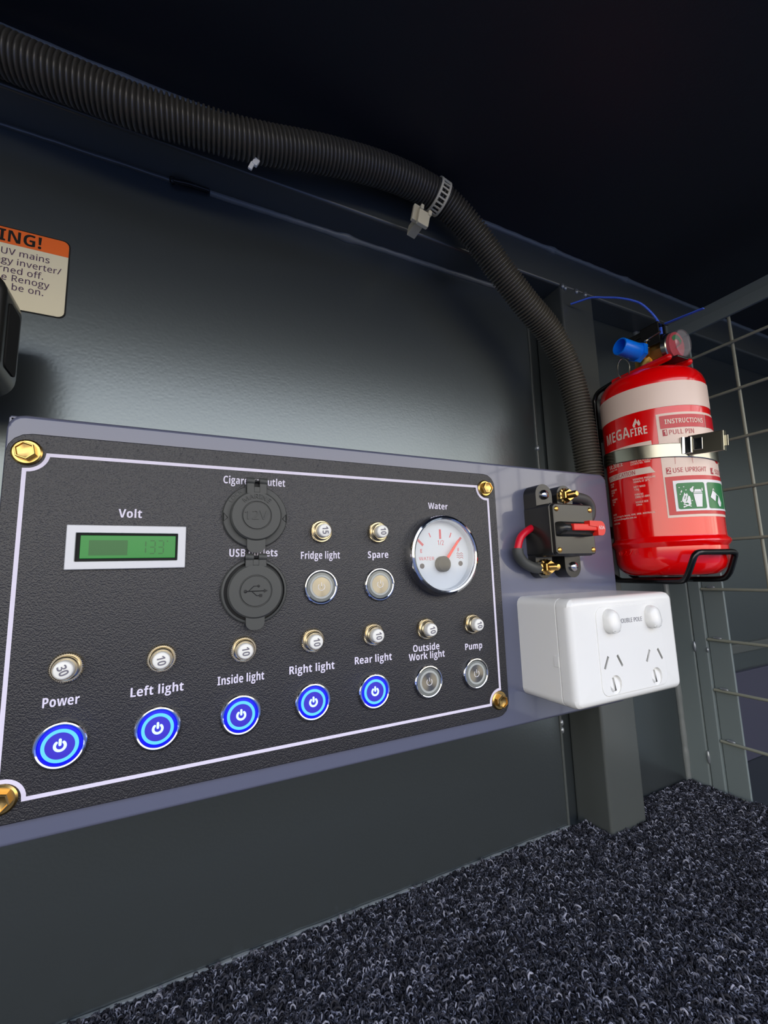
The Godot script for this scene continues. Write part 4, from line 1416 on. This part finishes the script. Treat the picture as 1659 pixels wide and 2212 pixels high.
func conduit() -> void:
	var c := [Vector3(-0.16, 0.4150, -0.0260), Vector3(-0.10, 0.4110, -0.0250), Vector3(-0.0469, 0.4076, -0.0240), Vector3(-0.0343, 0.4064, -0.0240), Vector3(-0.0117, 0.4028, -0.0220), Vector3(0.0122, 0.4001, -0.0200), Vector3(0.0377, 0.3974, -0.0180), Vector3(0.0647, 0.3981, -0.0160), Vector3(0.0939, 0.3991, -0.0140), Vector3(0.1173, 0.4026, -0.0130), Vector3(0.1602, 0.4121, -0.0120), Vector3(0.2118, 0.4210, -0.0130), Vector3(0.2578, 0.4224, -0.0155), Vector3(0.2846, 0.4130, -0.0165), Vector3(0.3101, 0.3953, -0.0180), Vector3(0.3365, 0.3717, -0.0195), Vector3(0.3644, 0.3493, -0.0210), Vector3(0.3939, 0.3282, -0.0225), Vector3(0.4146, 0.3014, -0.0240), Vector3(0.4261, 0.2694, -0.0250), Vector3(0.4325, 0.2318, -0.0255), Vector3(0.4368, 0.1920, -0.0258), Vector3(0.4370, 0.165, -0.0256)]
	# the last stretch passes behind the housing's face
	c.append(Vector3(0.430, 0.140, -0.0256))
	var pitch := 0.0031
	var path := spline(c, pitch / 5.0)
	var rr := []
	for i in path.size():
		rr.append([0.0107, 0.0109, 0.0126, 0.0128, 0.0125][i % 5])
	var s := Soup.new()
	s.tube(path, rr, 28)
	var t := thing("conduit", "black corrugated conduit curving from the roof rail down behind the housing", "conduit", Vector3.ZERO)
	put("hose", s.mesh(70), M["black plastic"], t)
	# ladder clamp round the hose
	var at := Vector3(0.2650, 0.4205, -0.0158)
	var k := 0
	for i in path.size():
		if path[i].distance_to(at) < path[k].distance_to(at):
			k = i
	var d: Vector3 = (path[k + 3] - path[k - 3]).normalized()
	var xf := along(d, path[k])
	var cl := thing("hose_clamp", "white plastic ladder strap and buckle holding the conduit", "clamp", xf.origin)
	xf.origin = Vector3.ZERO
	s = Soup.new()
	for z in [-0.0040, 0.0040]:
		s.lathe([Vector2(0.0130, z - 0.0009), Vector2(0.0141, z - 0.0009), Vector2(0.0141, z + 0.0009), Vector2(0.0130, z + 0.0009)], 40, xf, true)
	for i in 22:
		var a := TAU * i / 22.0
		s.slab(Vector2(0, 0), 0.0013, 0.0085, 0.0002, 0.0131, 0.0140, 0.0001, 0.0001, xf * Transform3D(Basis(Vector3(-sin(a), cos(a), 0), Vector3(0, 0, 1), Vector3(cos(a), sin(a), 0)), Vector3.ZERO))
	put("ladder_strap", s.mesh(30), M["clip plastic"], cl)
	s = Soup.new()
	var o := Vector3(0.2470, 0.3900, -0.0125) - cl.position
	s.slab(Vector2(0, 0), 0.0105, 0.0140, 0.0015, -0.002, 0.0016, 0.0005, 0.0005, Transform3D(Basis(Vector3.BACK, -0.22), o))
	s.slab(Vector2(-0.006, 0.006), 0.0060, 0.0160, 0.0006, -0.006, -0.003, 0.0003, 0.0003, Transform3D(Basis(Vector3.BACK, -0.22), o))
	s.slab(Vector2(-0.0036, 0.0085), 0.0030, 0.0045, 0.0008, -0.003, 0.0030, 0.0006, 0.0006, Transform3D(Basis(Vector3.BACK, -0.22), o))
	s.slab(Vector2(0.0044, 0.0070), 0.0032, 0.0050, 0.0008, -0.003, 0.0028, 0.0006, 0.0006, Transform3D(Basis(Vector3.BACK, -0.22), o))
	s.box(Vector3(-0.0040, 0.000, -0.022), Vector3(0.0040, 0.010, -0.003), 0.0006, Transform3D(Basis(Vector3.BACK, -0.22), o))
	put("buckle", s.mesh(), M["clip plastic"], cl)

func small_things() -> void:
	# tail of a white tie under the conduit
	var s := Soup.new()
	var t := thing("tie_tail", "short white cable tie end poking out under the conduit", "cable tie", Vector3(0.1105, 0.3868, -0.0150))
	s.slab(Vector2(0, 0), 0.0040, 0.0058, 0.0008, -0.0012, 0.0012, 0.0004, 0.0004, Transform3D(Basis(Vector3.BACK, -0.45), Vector3(0, 0, 0)))
	s.slab(Vector2(-0.0014, -0.0048), 0.0028, 0.0064, 0.0006, -0.0008, 0.0008, 0.0003, 0.0003, Transform3D(Basis(Vector3.BACK, -0.35), Vector3(0, 0, 0)))
	put("strap_end", s.mesh(), M["white plastic"], t)
	# short black lead in the gap under the rail
	t = thing("black_lead", "short black wire in the sealant gap under the roof rail", "wire", Vector3.ZERO)
	s = Soup.new()
	s.tube(spline([Vector3(0.0555, 0.402, -0.0695), Vector3(0.0595, 0.3985, -0.0665), Vector3(0.068, 0.4000, -0.0668), Vector3(0.083, 0.4008, -0.0675)], 0.002), 0.0018, 8)
	s.ball(Vector3(0.0570, 0.4005, -0.0680), 0.0030, Vector3(0.8, 1.3, 0.8))
	put("insulation", s.mesh(60), M["gloss black"], t)
	t = thing("screw_tip", "tiny pale screw tip on the wall under the rail", "screw", Vector3(0.0101, 0.4035, -0.0680))
	s = Soup.new()
	s.lathe([Vector2(0, -0.003), Vector2(0.0020, -0.003), Vector2(0.0020, 0.0004), Vector2(0.0012, 0.0024), Vector2(0, 0.0034)], 14)
	put("tip", s.mesh(40), M["clip plastic"], t)
	# warning sticker
	t = thing("warning_sticker", "cream warning sticker with an orange header on the back wall", "sticker", Vector3(-0.0032, 0.2992, WALL_Z))
	var o := Soup.outline(0.112, 0.0570, 0.0042, 5)
	s = Soup.new()
	s.slab(Vector2(-0.056, 0), 0.112, 0.0570, 0.0042, -0.0002, 0.0003)
	put("backing", s.mesh(), M["dark gap"], t)
	s = Soup.new()
	s.slab(Vector2(-0.056, 0), 0.1104, 0.0554, 0.0038, 0.0002, 0.0005)
	put("sheet", s.mesh(), M["sticker"], t)
	var head := PackedVector2Array()
	for p in Soup.outline(0.1104, 0.0554, 0.0038, 5):
		head.append(Vector2(p.x - 0.056, maxf(p.y, 0.0165)))
	s = Soup.new()
	var head2 := PackedVector2Array()
	for q in head:
		if head2.is_empty() or head2[-1].distance_to(q) > 1e-5:
			head2.append(q)
	s.poly(head2, 0.0004, 0.0006)
	put("header", s.mesh(), M["orange print"], t, "orange header")
	put("lettering", lettering("WARNING!", 0.0082, 0.0, flat(Vector3(-0.0158, 0.0220, 0.0007)), 1, true, 0.92), M["dark gap"], t)
	for e in [["SUV mains", -0.0108, 0.0112], ["ogy inverter/", -0.0040, 0.0048], ["urned off.", -0.0134, -0.0014], ["the Renogy", -0.0098, -0.0070], ["be on.", -0.0126, -0.0130]]:
		put("lettering", lettering(e[0], 0.0044, 0.0, flat(Vector3(e[1], e[2], 0.0007)), 1, false, 1.0), M["purple print"], t)
	# black box at the left edge
	t = thing("inverter_box", "rounded black plastic box at the left edge, above the housing", "box", Vector3(-0.0145, 0.1965, -0.0320))
	s = Soup.new()
	s.slab(Vector2(-0.09, 0.0305), 0.18, 0.0610, 0.0120, 0.0, 0.0290, 0.0030, 0.0030, Transform3D(), 6)
	put("case", s.mesh(), M["gloss black"], t)
	s = Soup.new()
	s.slab(Vector2(0, 0), 0.0165, 0.036, 0.0030, -0.0002, 0.0006, 0.0003, 0.0, Transform3D(Basis(Vector3(0, 0, -1), Vector3(0, 1, 0), Vector3(1, 0, 0)), Vector3(0.0, 0.0290, 0.0145)))
	put("side_recess", s.mesh(), M["dark gap"], t)
	s = Soup.new()
	s.box(Vector3(-0.16, 0.010, -0.040), Vector3(-0.10, 0.050, 0.002), 0.001)
	put("mounting_foot", s.mesh(), M["gloss black"], t)

func carpet() -> void:
	var t := thing("carpet", "charcoal and grey marled loop pile carpet on the canopy floor", "carpet", Vector3(0, FLOOR_Y, 0))
	var s := Soup.new()
	s.box(Vector3(-0.40, -0.0015, -0.0680), Vector3(0.614, 0.0, 0.44), 0.0004)
	put("backing", s.mesh(), mat("carpet backing", rgb(26, 26, 30), 0.95), t)
	var loop := Soup.new()
	var p := []
	for i in 7:
		var a := PI * (-0.12 + 1.24 * i / 6.0)
		p.append(Vector3(cos(a) * 0.0012, 0.0004 + sin(a) * 0.0019, 0.0004 * sin(a * 1.5)))
	loop.tube(p, 0.00030, 5)
	var yarn := mat("yarn", Color.WHITE, 0.85)
	yarn.vertex_color_use_as_albedo = true
	yarn.metallic_specular = 0.3
	var lm := loop.mesh(70)
	lm.surface_set_material(0, yarn)
	var mm := MultiMesh.new()
	mm.transform_format = MultiMesh.TRANSFORM_3D
	mm.use_colors = true
	mm.mesh = lm
	var rng := RandomNumberGenerator.new()
	rng.seed = 77
	var tone := FastNoiseLite.new()
	tone.frequency = 60.0
	tone.seed = 5
	var places := []
	var colors := []
	for i in 165000:
		var x := rng.randf_range(-0.12, 0.614)
		var z := rng.randf_range(-0.068, 0.20)
		if x > 0.437 and x < 0.489 and z < -0.039:
			continue
		if x > 0.4175 and z < -0.0675:
			continue
		if x > 0.608 and x < 0.635 and z < -0.008:
			continue
		var k := rng.randf_range(0.75, 1.45)
		if rng.randf() < 0.04:
			k = rng.randf_range(1.5, 2.0)
		var b := Basis(Vector3.UP, rng.randf() * TAU) * Basis(Vector3.RIGHT, rng.randf_range(-0.9, 0.9))
		var lift := 0.0
		places.append(Transform3D(b.scaled(Vector3(k, k * rng.randf_range(0.8, 1.2), k)), Vector3(x, rng.randf_range(-0.0004, 0.0008), z)))
		var u := rng.randf() + 0.25 * tone.get_noise_2d(x, z)
		var c := Color(0.012, 0.012, 0.016)
		if u > 0.80:
			c = Color(0.223, 0.223, 0.259) * rng.randf_range(0.6, 1.5)
		elif u > 0.45:
			c = Color(0.061, 0.061, 0.074) * rng.randf_range(0.7, 1.3)
		elif u > 0.2:
			c = Color(0.025, 0.025, 0.030)
		c.a = 1.0
		colors.append(c)
	mm.instance_count = places.size()
	for i in places.size():
		mm.set_instance_transform(i, places[i])
		mm.set_instance_color(i, colors[i])
	var mi := MultiMeshInstance3D.new()
	mi.name = "pile"
	mi.multimesh = mm
	mi.set_meta("kind", "stuff")
	t.add_child(mi)
